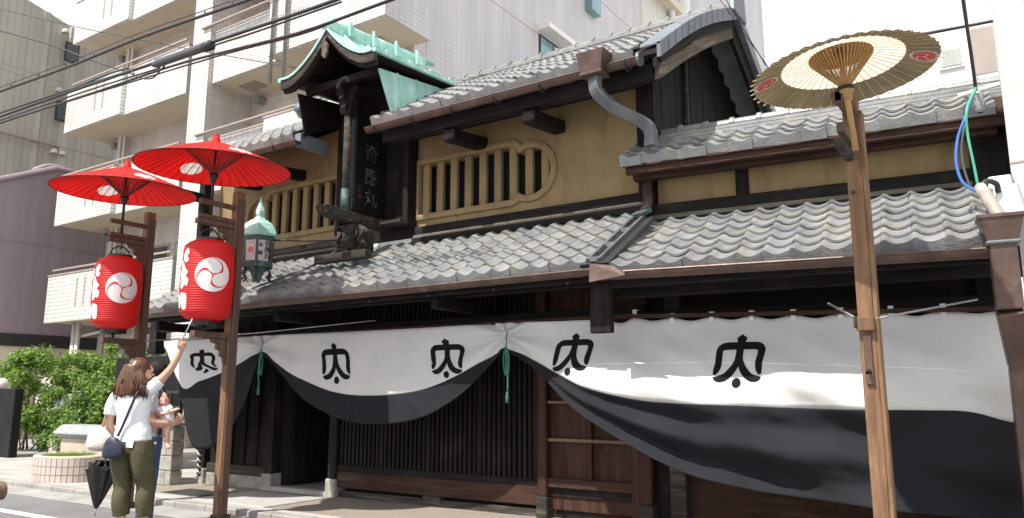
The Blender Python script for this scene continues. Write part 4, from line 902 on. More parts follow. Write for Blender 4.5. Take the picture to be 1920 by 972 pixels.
def umbrella(x, y, zr, za, rad, label, red, tilt=(0,0), n=44, zbot=None):
    u = empty('paper_umbrella', (x, y, zbot), label, 'umbrella', 'oil paper umbrellas on the posts')
    Mu = Matrix.Translation((x, y, zr)) @ Matrix.Rotation(tilt[0], 4, 'X') @ Matrix.Rotation(tilt[1], 4, 'Y') @ Matrix.Translation((-x, -y, -zr))
    def P(r, a, dz=0):
        q = r/rad; z = za + (zr-za)*(q**1.12) + dz
        return Vector((x + r*math.cos(a), y + r*math.sin(a), z))
    rs = [.05*rad,.15*rad,.3*rad,.45*rad,.6*rad,.75*rad,.88*rad,rad]
    bands = [(0, 8, 'red_paper')] if red else [(0, 3, 'brown_paper'), (2, 5, 'cream_paper'), (4, 8, 'olive_paper')]
    if not red: rs = [.05*rad,.18*rad,.345*rad,.5*rad,.66*rad,.75*rad,.88*rad,.985*rad]
    if red:
        T['red_disc'] = disc_paper('red_disc_paper', [Mu @ P(rad*.70, R(d)) for d in (171, 351)], .125); bands = [(0, 8, 'red_disc')]
    for b0, b1, m_ in bands:
        g = MB(Mu); rows = []
        for r in rs[b0:b1]:
            row = []
            for k in range(2*n+1):
                a = math.pi*k/n; s = .012*(r/rad) if k % 2 else 0; row.append(P(r*(1-.012*(k % 2)*(r/rad)), a, -s))
            rows.append(row)
        g.grid(rows); g.build('canopy', T[m_], u, recalc=False, solid=.003)
    rm_ = None; rib = T['bamboo_red'] if red else T['rib_pale']
    g0 = MB(); pts = [P(r, 0, -.008) - Vector((x, y, zr)) for r in (.03*rad,.3*rad,.6*rad,rad*(1.0 if red else 1.02))]; g0.tube(pts, [.005,.006,.005,.004] if red else [.002,.002,.0025,.0035], 5)
    me = None
    for k in range(n):
        mw = Mu @ Matrix.Translation((x, y, zr)) @ Matrix.Rotation(2*math.pi*k/n, 4, 'Z')
        if me is None:
            me = bpy.data.meshes.new('rib'); me.from_pydata([tuple(v) for v in g0.v], [], g0.f); me.materials.append(rib)
        put('rib', me, mw, u)
    # struts from the runner out to the ribs
    rj = (.38 if red else .34)*rad; zrun = zr-.07 if red else zr-.10; zj = P(rj, 0).z - .012
    g1 = MB(); g1.tube([Vector((.025,0,zrun-zr)), Vector((rj,0,zj-zr))], .0045 if red else .0045, 5); me2 = bpy.data.meshes.new('strut'); me2.from_pydata([tuple(v) for v in g1.v], [], g1.f); me2.materials.append(T['bamboo_red'] if red else T['bamboo'])
    for k in range(n): put('strut', me2, Mu @ Matrix.Translation((x, y, zr)) @ Matrix.Rotation(2*math.pi*(k+.5)/n, 4, 'Z'), u)
    shaft = T['black_lacquer'] if red else T['bamboo']
    MB(Mu).tube([(x,y,zbot),(x,y,za+.01)], .017 if red else .02, 10).build('shaft', shaft, u, smooth=True)
    MB(Mu).lathe((x,y,zrun-.10), [(.02,0),(.034,.01),(.036,.05),(.05,.06),(.052,.10),(.03,.115)], 14).build('runner', T['black_lacquer'] if red else T['bamboo'], u, smooth=True)
    if not red: MB(Mu).lathe((x,y,zrun-.03), [(.045,0),(.056,.005),(.056,.03),(.045,.035)], 14).build('runner_ring', T['black_lacquer'], u)
    MB(Mu).lathe((x,y,za-.025), [(.055,0),(.045,.05),(.035,.085),(.036,.10),(.0,.105)] if red else [(.05,0),(.05,.03),(.0,.055)], 12).build('cap', T['red_lantern'] if red else T['black_lacquer'], u)
    if red:
        g = MB(Mu)
        for s in (-1, 1): g.tube([P(rad*1.0, 2*math.pi*k/48, -.004) for k in range(49)], .007, 5)
        g.build('rim_cord', T['bamboo_red'], u)
    # round emblems
    def emblem(a0, q, r_e, off, kind):
        def fx(dz):
            def f(a, b):
                r = rad*q + b; an = a0 + a/(rad*q); p = P(r, an, dz); return p
            return f
        g = MB(Mu); rows = []
        for j in range(5): rows.append([fx(off)(r_e*j/4*math.cos(2*math.pi*k/28), r_e*j/4*math.sin(2*math.pi*k/28)) for k in range(29)])
        if kind == 'red': g.grid(rows); g.build('emblem', T['white_paper'], u, recalc=False)
        o2 = off*1.25
        if kind == 'red':
            g = MB(Mu); disc(g, fx(o2), r_e*.80); g.build('emblem_mark', T['emblem_red'], u, recalc=False); g = MB(Mu); tomoe(g, fx(off*1.45), .6, r_e*.78, 1.5); g.build('emblem_line', T['white_paper'], u, recalc=False)
        else:
            g = MB(Mu)
            for rr in (.55,): 
                rows = [[fx(o2)(r_e*q2*math.cos(2*math.pi*k/28), r_e*q2*math.sin(2*math.pi*k/28)) for k in range(29)] for q2 in (.58,.62)]; g.grid(rows)
            g.build('emblem_mark', T['pink'], u, recalc=False)
    return u, emblem
PY = 5.6; PXL, PXR = -9.43, -7.60
lantern_post(PXL, PY, 3.71, 'red-brown wooden post with the umbrella and lantern beside the garden planter')
lantern_post(PXR, PY, 3.71, 'red-brown wooden post with the umbrella and lantern before the dark doorway')
WX_, WY_ = -.905, 5.75
lantern_post(WX_, WY_, 3.46, 'tall orange-brown wooden post carrying the cream and olive umbrella', red=False)
for x, lb in ((PXL, 'red paper umbrella with white disc above the lantern beside the garden planter'), (PXR, 'red paper umbrella with white disc above the lantern before the dark doorway')):
    u, em = umbrella(x, PY-.37, 3.915, 4.24, .85, lb, True, tilt=(R(1), R(1.5)), zbot=3.27)
    em(R(171), .70, .125, -.022, 'plain'); em(R(351), .70, .125, .016, 'plain')
u, em = umbrella(WX_+.03, WY_-.39, 3.50, 3.685, .60, 'cream umbrella with broad olive border on the tall post', False, tilt=(R(0), R(-4)), n=46, zbot=2.95)
em(R(196), .83, .085, -.018, 'red'); em(R(14), .83, .085, -.018, 'red')
stay = empty('stay_rods', (WX_, WY_, 1.8), 'two thin grey rods bracing the tall post back to the annex front', 'rod')
a = Vector((WX_-.05, WY_-.05, 1.86)); Tube('rod', T['grey_metal'], stay, [a, aty(1553,569,6.3)], .008, 6); Tube('rod', T['grey_metal'], stay, [Vector((WX_+.06,WY_-.05,1.86)), aty(1832,562,6.75)], .008, 6)
wire = Tube('tie_wire', T['grey_metal'], None, [aty(272,640,5.6), aty(480,625,6.2), aty(705,601,6.86)], .007, 6); tag(wire, 'thin pale rod running from the planter side post along the top of the curtain', 'rod')
def paper_lantern(x, y, zc, label, face):
    l = empty('paper_lantern', (x, y, zc-.47), label, 'lantern', 'red paper lanterns on the posts')
    hh, rr, nr = .445, .283, 34
    def rad(t):                                                      # t in -1..1
        a = abs(t); return rr*(1-.12*a**2.2) if a < .72 else (rr*(1-.12*.72**2.2))*math.sqrt(max(1-((a-.72)/.28)**2.4*.62, .0))
    g = MB(); prof = []
    for i in range(nr*4+1):
        t = -1 + 2*i/(nr*4); prof.append((rad(t) + .0075*(abs(math.cos(math.pi*i/4))**1.5) - .005, zc + t*hh))
    g.lathe((x, y, 0), prof, 48); body = g.build('paper_body', T['red_lantern'], l, smooth=True, recalc=False)
    for t, n_ in ((1, 'top_ring'), (-1, 'bottom_ring')):
        MB().lathe((x,y,zc+t*hh-.012), [(.0,0),(.15,0),(.145,.045 if t > 0 else -.05),(.10,.045 if t > 0 else -.05),(.10,0)], 24).build(n_, T['black_lacquer'], l)
    Tube('handle', T['iron'], l, crv([(x,y-.13,zc+hh+.03),(x,y-.10,zc+hh+.10),(x,y,zc+hh+.15),(x,y+.10,zc+hh+.10),(x,y+.13,zc+hh+.03)], 14), .009, 6)
    Tube('base_pin', T['iron'], l, [(x,y,zc-hh-.06),(x,y,zc-hh-.16)], .014, 6)
    def fx(da, zo, off=.0035):
        def f(a, b):
            z = zo + b; t = (z-zc)/hh; r = rad(t) + off + .0005; an = face + da + a/rr; return (x + r*math.cos(an), y + r*math.sin(an), z)
        return f
    g = MB(); disc(g, fx(.20, zc+.035), .19); tc_ = g.build('tomoe_crest', T['lantern_white'], body, recalc=False); g = MB(); tomoe(g, fx(.20, zc+.035, .007), R(24), .19); g.build('crest_gap', T['red_lantern'], tc_, recalc=False)
    # brushed characters wrapping round the left side
    g = MB(); sh = [[(-.03,.30),(.02,.33),(.045,.27),(.02,.24),(.05,.21),(.03,.17),(-.02,.19),(-.04,.25)], [(-.06,.20),(-.02,.16),(.02,.10),(.06,.06),(.03,.02),(.07,-.02),(.055,-.09),(.01,-.08),(-.02,-.12),(-.06,-.08)],
        [(-.05,-.16),(.03,-.17),(.055,-.21),(.04,-.34),(-.03,-.33),(-.06,-.25)], [(-.16,.26),(-.09,.28),(-.08,.18),(-.14,.12),(-.19,.18)], [(-.19,.06),(-.10,.08),(-.11,-.04),(-.17,-.1),(-.21,-.02)], [(-.18,-.16),(-.09,-.18),(-.08,-.32),(-.18,-.30)]]
    for s in sh:
        C = np.mean(np.array(s), axis=0); P = crv(s + [s[0]], 28); f = fx(-.985, zc)
        rows = [[f(*(C + (p-C)*q)) for p in P] for q in (0.02,.4,.75,1.0)]; g.grid(rows)
    g.build('brush_lettering', T['lantern_white'], body, recalc=False)
    return l
va = math.atan2(-5.24, 7.6)
paper_lantern(PXL, PY-.36, 2.61, 'red paper lantern with white triple comma crest beside the garden planter', math.atan2(-(PY-.36), -PXL))
paper_lantern(PXR, PY-.36, 2.615, 'red paper lantern with white triple comma crest before the dark doorway', math.atan2(-(PY-.36), -PXR))
# ================================================================== apartment block behind the shop
apt = empty('apartment_block', (-18.5, 13.5, 0), 'pale tiled apartment block with deep white balconies rising behind the shop', 'building')
AXR = -11.9; AYW = 13.5
Box('wall', T['apt_wall'], apt, -25.0, AXR-.25, AYW, AYW+.3, 0, 24)
MB().box(AXR-.25, AXR, AYW, 46, 0, 26).build('side_wall', T['apt_side'], apt)
Box('rear_block', T['apt_side'], apt, -25.0, AXR-.26, AYW+.31, 46, 20, 24)
Box('end_wall', T['apt_wall'], apt, -25.2, -25.0, AYW, 20, 0, 24)
Box('pillar', T['apt_front'], apt, -18.80, -18.02, 12.0, 12.03, 0, 24); Box('pillar', T['apt_wall'], apt, -18.79, -18.03, 12.03, AYW, 0, 24)
# expansion joints on the side wall
for z in (6.3, 9.4, 12.5, 15.6, 18.7): Box('joint', T['apt_trim'], apt, AXR, AXR+.006, AYW, 46, z, z+.025)
Box('joint', T['apt_trim'], apt, AXR, AXR+.007, 13.95, 13.97, 0, 26)
FL = [3.575+3.11*k for k in range(-1, 6)]
def balcony(x0, x1, y0, zb, slots=(), ret=None, vent=None):
    h = 1.46
    Box('parapet', T['apt_front'], apt, x0, x1, y0, y0+.14, zb, zb+h)
    Box('coping', T['apt_trim'], apt, x0-.02, x1+.02, y0-.02, y0+.17, zb+h, zb+h+.05)
    Box('slab', T['apt_soffit'], apt, x0+.01, x1-.01, y0+.141, AYW-.002, zb+.03, zb+.2)
    for s in (x0, x1-.14): Box('return_wall', T['apt_wall'], apt, s+.002, s+.138, y0+.141, AYW-.003, zb+.2, zb+h-.02)
    for s in slots: Box('slot', T['apt_trim'], apt, s, s+.09, y0-.006, y0+.0, zb+.42, zb+1.30)
    if vent: Box('soffit_vent', T['apt_trim'], apt, vent, vent+.7, y0+.55, y0+1.0, zb+.0, zb+.03)
for k, z in enumerate(FL):
    balcony(-25.64, -22.36, 12.0, z, (-23.9, -23.45)); balcony(-22.36, -19.2, 12.14, z)
    Beam('rail', T['apt_trim'], apt, (-25.5, 12.06, z+1.66), (-19.3, 12.14, z+1.66), .05, .05)
    balcony(-18.35, -15.35, 12.14, z, vent=-17.6); balcony(-15.35, -11.35, 11.86, z)
    Box('return_wall', T['apt_side'], apt, -15.35, -15.341, 11.861, 12.139, z, z+1.46); Box('return_wall', T['apt_side'], apt, -11.35, -11.34, 11.861, AYW, z, z+1.46)
    Box('coping', T['apt_trim'], apt, -18.35, -11.3, 11.92, 12.0, z+1.60, z+1.64)
    for x in (-24.9, -17.5):
        MB().tube([(x,AYW-.28,z-.22),(x,AYW,z-.18)], .12, 10).build('vent_hood', T['grey_metal'], apt)
    for x0, x1 in ((-24.2,-21.6),(-21.2,-19.4),(-17.2,-14.6),(-14.2,-12.3)):
        wf = Box('window', T['apt_trim'], apt, x0-.06, x1+.06, AYW-.04, AYW+.02, z+.25, z+2.35)
        for q in range(2):
            xm = x0 + (x1-x0)*q/2; pn = Box('pane', T['glass'] if q else T['curtain_grey'], wf, xm+.03, xm+(x1-x0)/2-.03, AYW-.055, AYW-.041, z+.33, z+2.27)
            pn['label'] = 'curtained window pane' if not q else 'dark window pane'
    Box('column', T['apt_white'], apt, -12.55, -12.25, 12.6, 12.85, z+1.5, z+3.1)
for x, r in ((-24.55,.07),(-24.3,.05)): Tube('drainpipe', T['pvc'], apt, [(x,AYW-.2,0),(x,AYW-.2,22)], r, 10)
for x in (-24.75,-24.5): Tube('drainpipe', T['pvc'], apt, [(x,12.5,0),(x,12.5,3.6)], .07, 10)
Tube('drainpipe', T['pvc'], apt, [(-24.75,12.5,3.1),(-23.9,12.9,3.3),(-23.2,AYW-.1,3.3)], .05, 8)
Tube('drainpipe', T['grey_metal'], apt, [(-15.1,11.78,9.0),(-15.1,11.78,20)], .045, 8); Tube('drainpipe', T['grey_metal'], apt, [(-14.6,11.78,9.0),(-14.6,11.78,20)], .045, 8)
def side_window(y0, y1, z0, z1, hood=True, m='glass_teal'):
    w_ = Box('side_window', T['iron'], apt, AXR, AXR+.03, y0, y1, z0, z1)
    Box('pane', T[m], w_, AXR+.031, AXR+.04, y0+.08, (y0+y1)/2-.03, z0+.08, z1-.08); Box('pane', T['curtain_grey'], w_, AXR+.031, AXR+.04, (y0+y1)/2+.05, y1-.08, z0+.08, z1-.08)
    if hood: MB().prism([(y0-.1,z1+.08),(y1+.25,z1+.08),(y1+.25,z1+.24),(y0-.1,z1+.24)], AXR, AXR+.45, 'yz').build('window_hood', T['apt_white'], apt)
side_window(19.35, 21.0, 11.4, 12.55)
MB().prism([(22.5,14.7),(23.2,14.7),(23.2,16.2),(22.5,16.2)], AXR, AXR+.28, 'yz').build('casement', T['glass_teal'], apt)
Box('service_recess', T['pvc'], apt, AXR, AXR+.02, 27.4, 31.0, 16.2, 19.5); Box('service_recess_lintel', T['apt_soffit'], apt, AXR, AXR+.5, 27.4, 31.0, 18.0, 18.4)
Tube('service_pipe', T['apt_white'], apt, [(AXR+.2,30.2,15),(AXR+.2,30.2,19),(AXR+.2,29,18.6)], .15, 8); Tube('service_pipe', T['apt_white'], apt, [(AXR+.25,31.6,12),(AXR+.25,31.6,26)], .3, 8)

# ================================================================== far left buildings
T['green_clad'] = tilemat('green_clad', (.45,.44,.375), (.385,.38,.325), .26, 7.0, 'y', .02, .6, .03)
T['mauve_clad'] = mat('mauve_clad', (.28,.225,.245), .5, .10, 1.0, .05, 6, stretch=(1,8,.1))
gb = empty('corrugated_building', (-34, 14, 0), 'tall grey-green corrugated building behind the mauve clad wall', 'building')
MB().prism([(2,0),(40,0),(40,17.2),(14.9,16.5),(13.0,16.95),(12.2,17.4),(2,18)], -38, -32, 'yz').build('wall', T['green_clad'], gb)
Box('pilaster', T['green_clad'], gb, -32, -31.9, 13.75, 14.0, 0, 16.7)
Box('bay', T['green_clad'], gb, -32, -31.75, 14.75, 18, 0, 16.4)
for z in (11.2, 8.4, 5.6): Box('joint', T['apt_trim'], gb, -31.9, -31.74, 2, 18, z, z+.05)
for u, v in ((134,100),(117,210)):
    p = atx(u, v, -31.75); w_ = Box('window', T['iron'], gb, -31.75, -31.7, p.y-.28, p.y+.28, p.z-.42, p.z+.42); Box('pane', T['glass'], w_, -31.699, -31.69, p.y-.22, p.y+.22, p.z-.36, p.z+.36)
for u, v in ((123,60),(111,170),(101,285),(116,289)):
    p = atx(u, v, -31.75); MB().lathe((p.x, p.y, p.z), [(.13,-.06),(.15,0),(.10,.10),(0,.13)], 10).build('vent_cap', T['pvc'], gb, smooth=True)
bw = empty('mauve_clad_house', (-27.5, 12.5, 0), 'low house clad in mauve metal sheet left of the balconies', 'building')
MB().prism([(4,2.9),(15.5,2.9),(15.5,8.6),(13.0,8.92),(12.5,8.9),(11,8.22),(4,5.1)], -34, -27, 'yz').build('wall', T['mauve_clad'], bw)
Box('base', T['apt_soffit'], bw, -34, -27.02, 4, 15.5, 0, 2.9); Box('base_band', T['iron'], bw, -27.0, -26.96, 4, 15.5, 2.9, 3.3)
for k in range(4): Box('seam_streak', T['mauve_clad'], bw, -27.0, -26.985, 4, 15.4, 6.25-k*3.2, 6.28-k*3.2) if 6.25-k*3.2 > 3.4 else None
MB().tube([(-27.0,4,5.12),(-27.0,11,8.25),(-27.0,12.5,8.95),(-27,13.0,8.97),(-27,15.5,8.65)], .10, 8).build('roof_edge', T['mauve_clad'], bw)
MB().tube(crv([(-27.2,11.9,8.75),(-27.2,12.3,9.0),(-27.2,12.7,9.05),(-27.2,13.1,8.85)], 10), .10, 8).build('roof_horn', T['mauve_clad'], bw, smooth=True)

# ================================================================== right hand neighbours
T['pale_render'] = mat('pale_render', (.50,.485,.48), .85, .06, 1.2, .15, 60, c2=(.43,.42,.415), s2=.8)
nb = empty('rendered_building', (1.6, 8, 0), 'pale rendered building standing against the end of the annex', 'building')
NX = aty(1893, 300, 7.35).x
Box('wall', T['pale_render'], nb, NX, 6, 7.35, 14, 0, 12); 
Box('joint', T['apt_trim'], nb, NX-.002, 6, 7.344, 7.35, 3.22, 3.235)
hb = empty('backdrop_house', (-1.5, 22, 0), 'white house with two windows beyond the annex ridge', 'building')
T['white_render'] = mat('white_render', (.84,.84,.85), .8, .03, .8)
MB().prism([(-5.2,0),(1.2,0),(1.2,10.9),(-.1,10.35),(-.8,9.95),(-5.2,9.05)], 20.0, 26, 'xz').build('wall', T['white_render'], hb)
p = aty(1783, 110, 19.98)
wf = Box('window', T['apt_white'], hb, p.x-.26, p.x+.26, 19.94, 20.0, p.z-.25, p.z+.25); Box('pane', T['curtain_grey'], wf, p.x-.21, p.x+.21, 19.925, 19.94, p.z-.20, p.z+.20)
p = aty(1848, 100, 19.98)
wf = Box('window', T['apt_white'], hb, p.x-.35, p.x+.3, 19.94, 20.0, p.z-.62, p.z+.75); Box('pane', T['apt_trim'], wf, p.x-.25, p.x+.2, 19.925, 19.94, p.z-.5, p.z+.62)
# conduit, meter box and looping cables at the annex end
cnd = empty('service_conduit', (-.1, 6.9, 2.75), 'rusty service conduit with white meter box at the annex end', 'pipe')
Tube('conduit', T['rusty_pipe'], cnd, [aty(1838,352,6.95), aty(1878,412,6.6)], .045, 10)
Tube('flexible_pipe', T['cable'], cnd, crv([aty(1838,352,6.95), aty(1850,340,7.0), aty(1868,345,7.05), aty(1872,360,7.1)], 12), .022, 8)
q = aty(1892, 372, 7.1); Box('meter_box', T['white_render'], cnd, q.x-.1, q.x+.12, 7.1, 7.25, q.z-.14, q.z+.12, bev=.02); q = aty(1880, 340, 7.2); Box('meter_bracket', T['white_render'], cnd, q.x-.1, q.x+.06, 7.2, 7.3, q.z-.05, q.z+.05, bev=.01)
ins = aty(1835, 182, 7.35)
isl = empty('cable_insulator', ins, 'grey bracket with insulator holding the drop cables under the annex eave', 'insulator')
MB().lathe(ins-Vector((0,0,.14)), [(.02,0),(.05,.02),(.03,.05),(.055,.08),(.03,.11),(.05,.14),(.02,.19)], 12).build('insulator', T['grey_metal'], isl, smooth=True)
Beam('bracket', T['pvc'], isl, ins+Vector((-.15,.05,.06)), ins+Vector((.16,.05,.10)), .03, .03)
for nm, m_, lst, r, lb in (('blue_cable','blue_cable',[(1828,168),(1812,215),(1796,260),(1793,305),(1805,342),(1832,360)],.012,'blue cable looping down to the rusty conduit'),
        ('green_cable','green_cable',[(1830,165),(1813,205),(1814,250),(1826,310),(1834,350)],.011,'green cable hanging down to the rusty conduit'),
        ('grey_cable','cable_grey',[(1829,168),(1810,230),(1803,290),(1818,348),(1834,358)],.009,'grey cable between the blue and green cables')):
    o = Tube(nm, T[m_], None, crv([aty(a, b, 7.2 if i == 0 else 7.0) for i, (a, b) in enumerate(lst)], 30), r, 8); tag(o, lb, 'cable')
o = Tube('drop_cable', T['cable'], None, crv([aty(1830,170,7.3), aty(1822,110,7.0), aty(1806,0,6.4), aty(1790,-120,5.5)], 16), .014, 8); tag(o, 'black drop cable rising from the insulator into the sky', 'cable')
o = Tube('roof_cable', T['cable'], None, [aty(1630,84,14), aty(1860,40,14), aty(1990,15,14)], .028, 6); tag(o, 'black cable crossing the white sky behind the cream umbrella', 'cable')
for d in (0, 1):
    o = Tube('gable_wire', T['cable'], None, sag(aty(1475-8*d,172,9.0), aty(1330+14*d,-30,8.2), .02), .005, 5); tag(o, ['thin wire running up before the gable to the ridge end', 'second thin wire beside the one before the gable'][d], 'wire')

# ================================================================== overhead street cables
CY = 5.3
def cable(nm, lst, r, lb, m_='cable', y=CY, n=24): return tag(Tube(nm, T[m_], None, crv([aty(a, b, y) for a, b in lst], n), r, 6), lb, 'cable')
cb = empty('cable_bundle', aty(200,165,CY), 'thick bundled black street cables with a splice closure crossing before the balconies', 'cable')
for lst, r in (([(-60,240),(0,219),(150,166),(280,122),(400,79),(560,25),(700,-25)], .020), ([(-60,230),(0,212),(120,172),(250,131),(330,103)], .014), ([(0,226),(180,165),(300,128)], .012),
        ([(-60,252),(0,231),(170,176),(320,125),(420,98),(560,62),(700,12),(780,-18)], .016), ([(400,86),(480,60),(560,32),(640,4)], .012)):
    Tube('strand', T['cable'], cb, crv([aty(a, b, CY) for a, b in lst], 24), r, 6)
Tube('splice_closure', T['cable_grey'], cb, [aty(288,123,CY), aty(296,119,CY), aty(385,88,CY), aty(394,86,CY)], [.03,.055,.055,.045], 12); Tube('closure_cap', T['cable'], cb, [aty(384,89,CY-.01), aty(396,85,CY-.01)], .062, 12)
Tube('slack_loop', T['cable'], cb, crv([aty(a, b, CY-.02) for a, b in ((245,131),(260,146),(285,147),(300,133),(310,122))], 14), .010, 6)
Tube('bird_guard', T['cable_grey'], cb, crv([aty(a, b, CY) for a, b in ((135,167),(200,140),(240,128))], 10), .016, 6)
for k in range(26):
    u = 462+4.6*k; v = 60-.335*(u-462)-10; Tube('guard_tooth', T['cable_grey'], cb, [aty(u, v+10, CY), aty(u+1, v-1, CY)], .007, 4)
cable('upper_street_cable', [(-60,196),(0,172),(130,125),(260,72),(400,23),(480,-5),(560,-38)], .020, 'black lashed street cable running above the splice closure')
ms = cable('messenger_wire', [(-60,188),(0,164),(130,116),(260,63),(400,14),(480,-14)], .006, 'thin messenger wire just above the lashed street cable')
cable('lower_street_cable', [(-60,253),(0,232),(130,190),(400,108),(560,66),(640,36),(760,-8)], .011, 'black street cable running below the splice closure', y=CY+.2)
cable('service_wire', [(-40,48),(0,58),(100,86),(165,111),(230,133),(262,145)], .015, 'dark service wire sloping from the corrugated building to the cables', y=7.0)
cable('thin_wire', [(-40,10),(0,18),(140,50),(300,82),(420,104),(555,128)], .008, 'thin wire sloping before the white balconies to the copper gable', y=7.5)
cable('thin_guy_wire', [(0,128),(60,150),(125,172)], .006, 'faint thin wire before the corrugated wall', y=9)
for k in range(9): Tube('lashing_ring', T['cable'], ms, [aty(20+52*k, 165-19.3*k, CY), aty(20+52*k, 154-19.3*k, CY)], .012, 5)

# ================================================================== garden corner
T['planter_tile'] = mat('planter_tile', (.50,.42,.38), .5, .08, 3, rn=.06); T['grout'] = mat('grout', (.22,.19,.18), .9, .1, 3)
T['cream_wall'] = mat('cream_wall', (.46,.40,.32), .8, .08, 1.5, .1, 60); T['cap_stone'] = mat('cap_stone', (.30,.315,.325), .5, .12, 4, .1, 60)
T['black_stone'] = mat('black_stone', (.012,.0125,.013), .6, .3, 3, spec=.25); T['leaf'] = mat('leaf', (.19,.32,.04), .55, .3, 3, rn=.1, trans=.42, c2=(.30,.44,.06), s2=2.2)
T['leaf_dark'] = mat('leaf_dark', (.06,.12,.025), .55, .35, 3, trans=.3, c2=(.10,.19,.035), s2=2.2); T['bark'] = mat('bark', (.09,.07,.05), .9, .3, 8)
# round planter faced with upright tiles
pc = Vector((-12.86, 6.62, .03)); rx, ry = .62, .46
pln = empty('round_planter', pc, 'low round planter faced with pinkish tiles and filled with grass', 'planter')
g = MB(); n = 40
ring = lambda k, z, q=1.: (pc.x + rx*q*math.cos(2*math.pi*k/n), pc.y + ry*q*math.sin(2*math.pi*k/n), z)
g.grid([[ring(k, 0) for k in range(n+1)], [ring(k, .40) for k in range(n+1)], [ring(k, .41, .97) for k in range(n+1)], [ring(k, .41, .78) for k in range(n+1)], [ring(k, .34, .77) for k in range(n+1)]]); g.add([ring(k, .34, .77) for k in range(n)], [tuple(range(n))]); g.build('core', T['grout'], pln)
for row, (z0, z1) in enumerate(((.03,.145),(.155,.27),(.28,.395))):
    for k in range(n):
        g = MB(); a = k+.06; b = k+.94; g.add([ring(a,z0,1.0),ring(b,z0,1.0),ring(b,z1,1.0),ring(a,z1,1.0),ring(a,z0,1.018),ring(b,z0,1.018),ring(b,z1,1.018),ring(a,z1,1.018)], [(0,3,2,1),(4,5,6,7),(0,1,5,4),(1,2,6,5),(2,3,7,6),(3,0,4,7)]); g.build('tile', T['planter_tile'], pln, recalc=False)
g = MB(); g.grid([[ring(k, .40, 1.02) for k in range(n+1)], [ring(k, .425, 1.0) for k in range(n+1)], [ring(k, .428, .80) for k in range(n+1)], [ring(k, .36, .79) for k in range(n+1)]]); g.build('rim', T['cream_wall'], pln, smooth=True)
g = MB()
for k in range(1500):
    a = rnd.uniform(0, 6.283); q = math.sqrt(rnd.random())*.76; b = Vector((pc.x+rx*q*math.cos(a), pc.y+ry*q*math.sin(a), .34)); h = rnd.uniform(.06,.14); d = Vector((rnd.gauss(0,.03), rnd.gauss(0,.03), h)); s = Vector((rnd.gauss(0,1), rnd.gauss(0,1), 0)).normalized()*.006
    g.add([b-s, b+s, b+d], [(0,1,2)])
o = g.build('grass', T['leaf'], pln, recalc=False); o['kind'] = 'stuff'
# low wall with stone cap
gw = empty('garden_wall', (-13.0, 7.2, 0), 'cream garden wall with grey stone cap behind the round planter', 'wall')
Box('wall', T['cream_wall'], gw, -13.85, -12.0, 6.95, 7.35, .0, .66, bev=.02); Box('moulding', T['cap_stone'], gw, -13.92, -11.95, 6.9, 7.4, .66, .70, bev=.008)
for x0, x1 in ((-13.95,-13.5),(-13.49,-12.7),(-12.69,-11.93)):
    MB().prism([(6.86,.70),(7.44,.70),(7.44,.74),(7.3,.86),(7.0,.86),(6.86,.74)], x0, x1, 'yz').build('cap', T['cap_stone'], gw, bev=.012)
lw = empty('tiled_wall', (-15.5, 8.4, 0), 'low pinkish tiled wall behind the hedge foot', 'wall')
Box('wall', T['grout'], lw, -17.0, -13.9, 8.32, 8.5, 0, .48)
for i in range(26):
    for j in range(4): Box('tile', T['planter_tile'], lw, -16.99+i*.118, -16.99+i*.118+.11, 8.308, 8.32, .02+j*.115, .02+j*.115+.107)
mono = Box('stone_monolith', T['black_stone'], None, -19.6, -18.28, 8.12, 8.3, .0, 1.50, bev=.015); tag(mono, 'polished black stone monolith standing left of the hedge', 'monolith')
pil = Box('stone_pillar', T['gutter_concrete'], None, *(lambda p: (p.x-.35, p.x+.35, 9.2, 9.6))(aty(115,780,9.2)), 0, 1.38, bev=.02); tag(pil, 'grey stone gate pillar half hidden among the shrubs', 'pillar')
gl = empty('globe_lamp', aty(5,735,8.3), 'small white globe lamp above the black monolith', 'lamp'); c_ = aty(5,720,8.3)
MB().lathe(c_, [(.0,-.12),(.08,-.10),(.12,-.03),(.12,.04),(.07,.11),(0,.13)], 14).build('globe', T['white_paper'], gl, smooth=True); MB().lathe(c_-Vector((0,0,.16)), [(.05,0),(.05,.05)], 10).build('collar', T['iron'], gl)
blk = Box('black_panel', T['black_stone'], None, -15.1, -12.95, 8.5, 8.62, .0, 2.08, bev=.01); tag(blk, 'tall matt black panel standing between hedge and shop', 'panel')
sw = empty('block_wall', (-11.0, 7.2, 0), 'low grey concrete block wall beside the shop corner', 'wall')
for j in range(4):
    for i in range(3):
        x0 = -11.75 + i*.4 - (.2 if j % 2 else 0); Box('block', T['granite'], sw, max(x0,-11.75)+.004, min(x0+.4,-10.8)-.004, 7.05, 7.25, .03+j*.215, .03+j*.215+.208, bev=.01)
Box('cap', T['concrete'], sw, -11.8, -10.78, 7.0, 7.3, .892, .95, bev=.012)
Box('rail', T['iron'], sw, -11.8, -10.78, 7.12, 7.16, 1.15, 1.19); Box('rail', T['iron'], sw, -11.8, -10.78, 7.12, 7.16, 1.38, 1.42)
for k in range(5): Box('rail_post', T['iron'], sw, -11.75+k*.23, -11.73+k*.23, 7.125, 7.155, .95, 1.42)
be = MB().prism([(-10.5+.02,.0),(-10.5,.0)] and arc(0, 0, .09, -90, 90, 10)+[(-.5,.09),(-.5,-.09)], 0, .3, 'xz'); be.v = [v + Vector((aty(4,935,3.6).x-.66, 3.6, aty(4,935,3.6).z)) for v in be.v]
be.v = [Vector(v) for v in be.v]; o = be.build('wooden_shaft', T['edge_wood'], None, bev=.01); tag(o, 'pale rounded wooden shaft end held out over the road edge', 'shaft')
for s in (-.4, -.1): pass
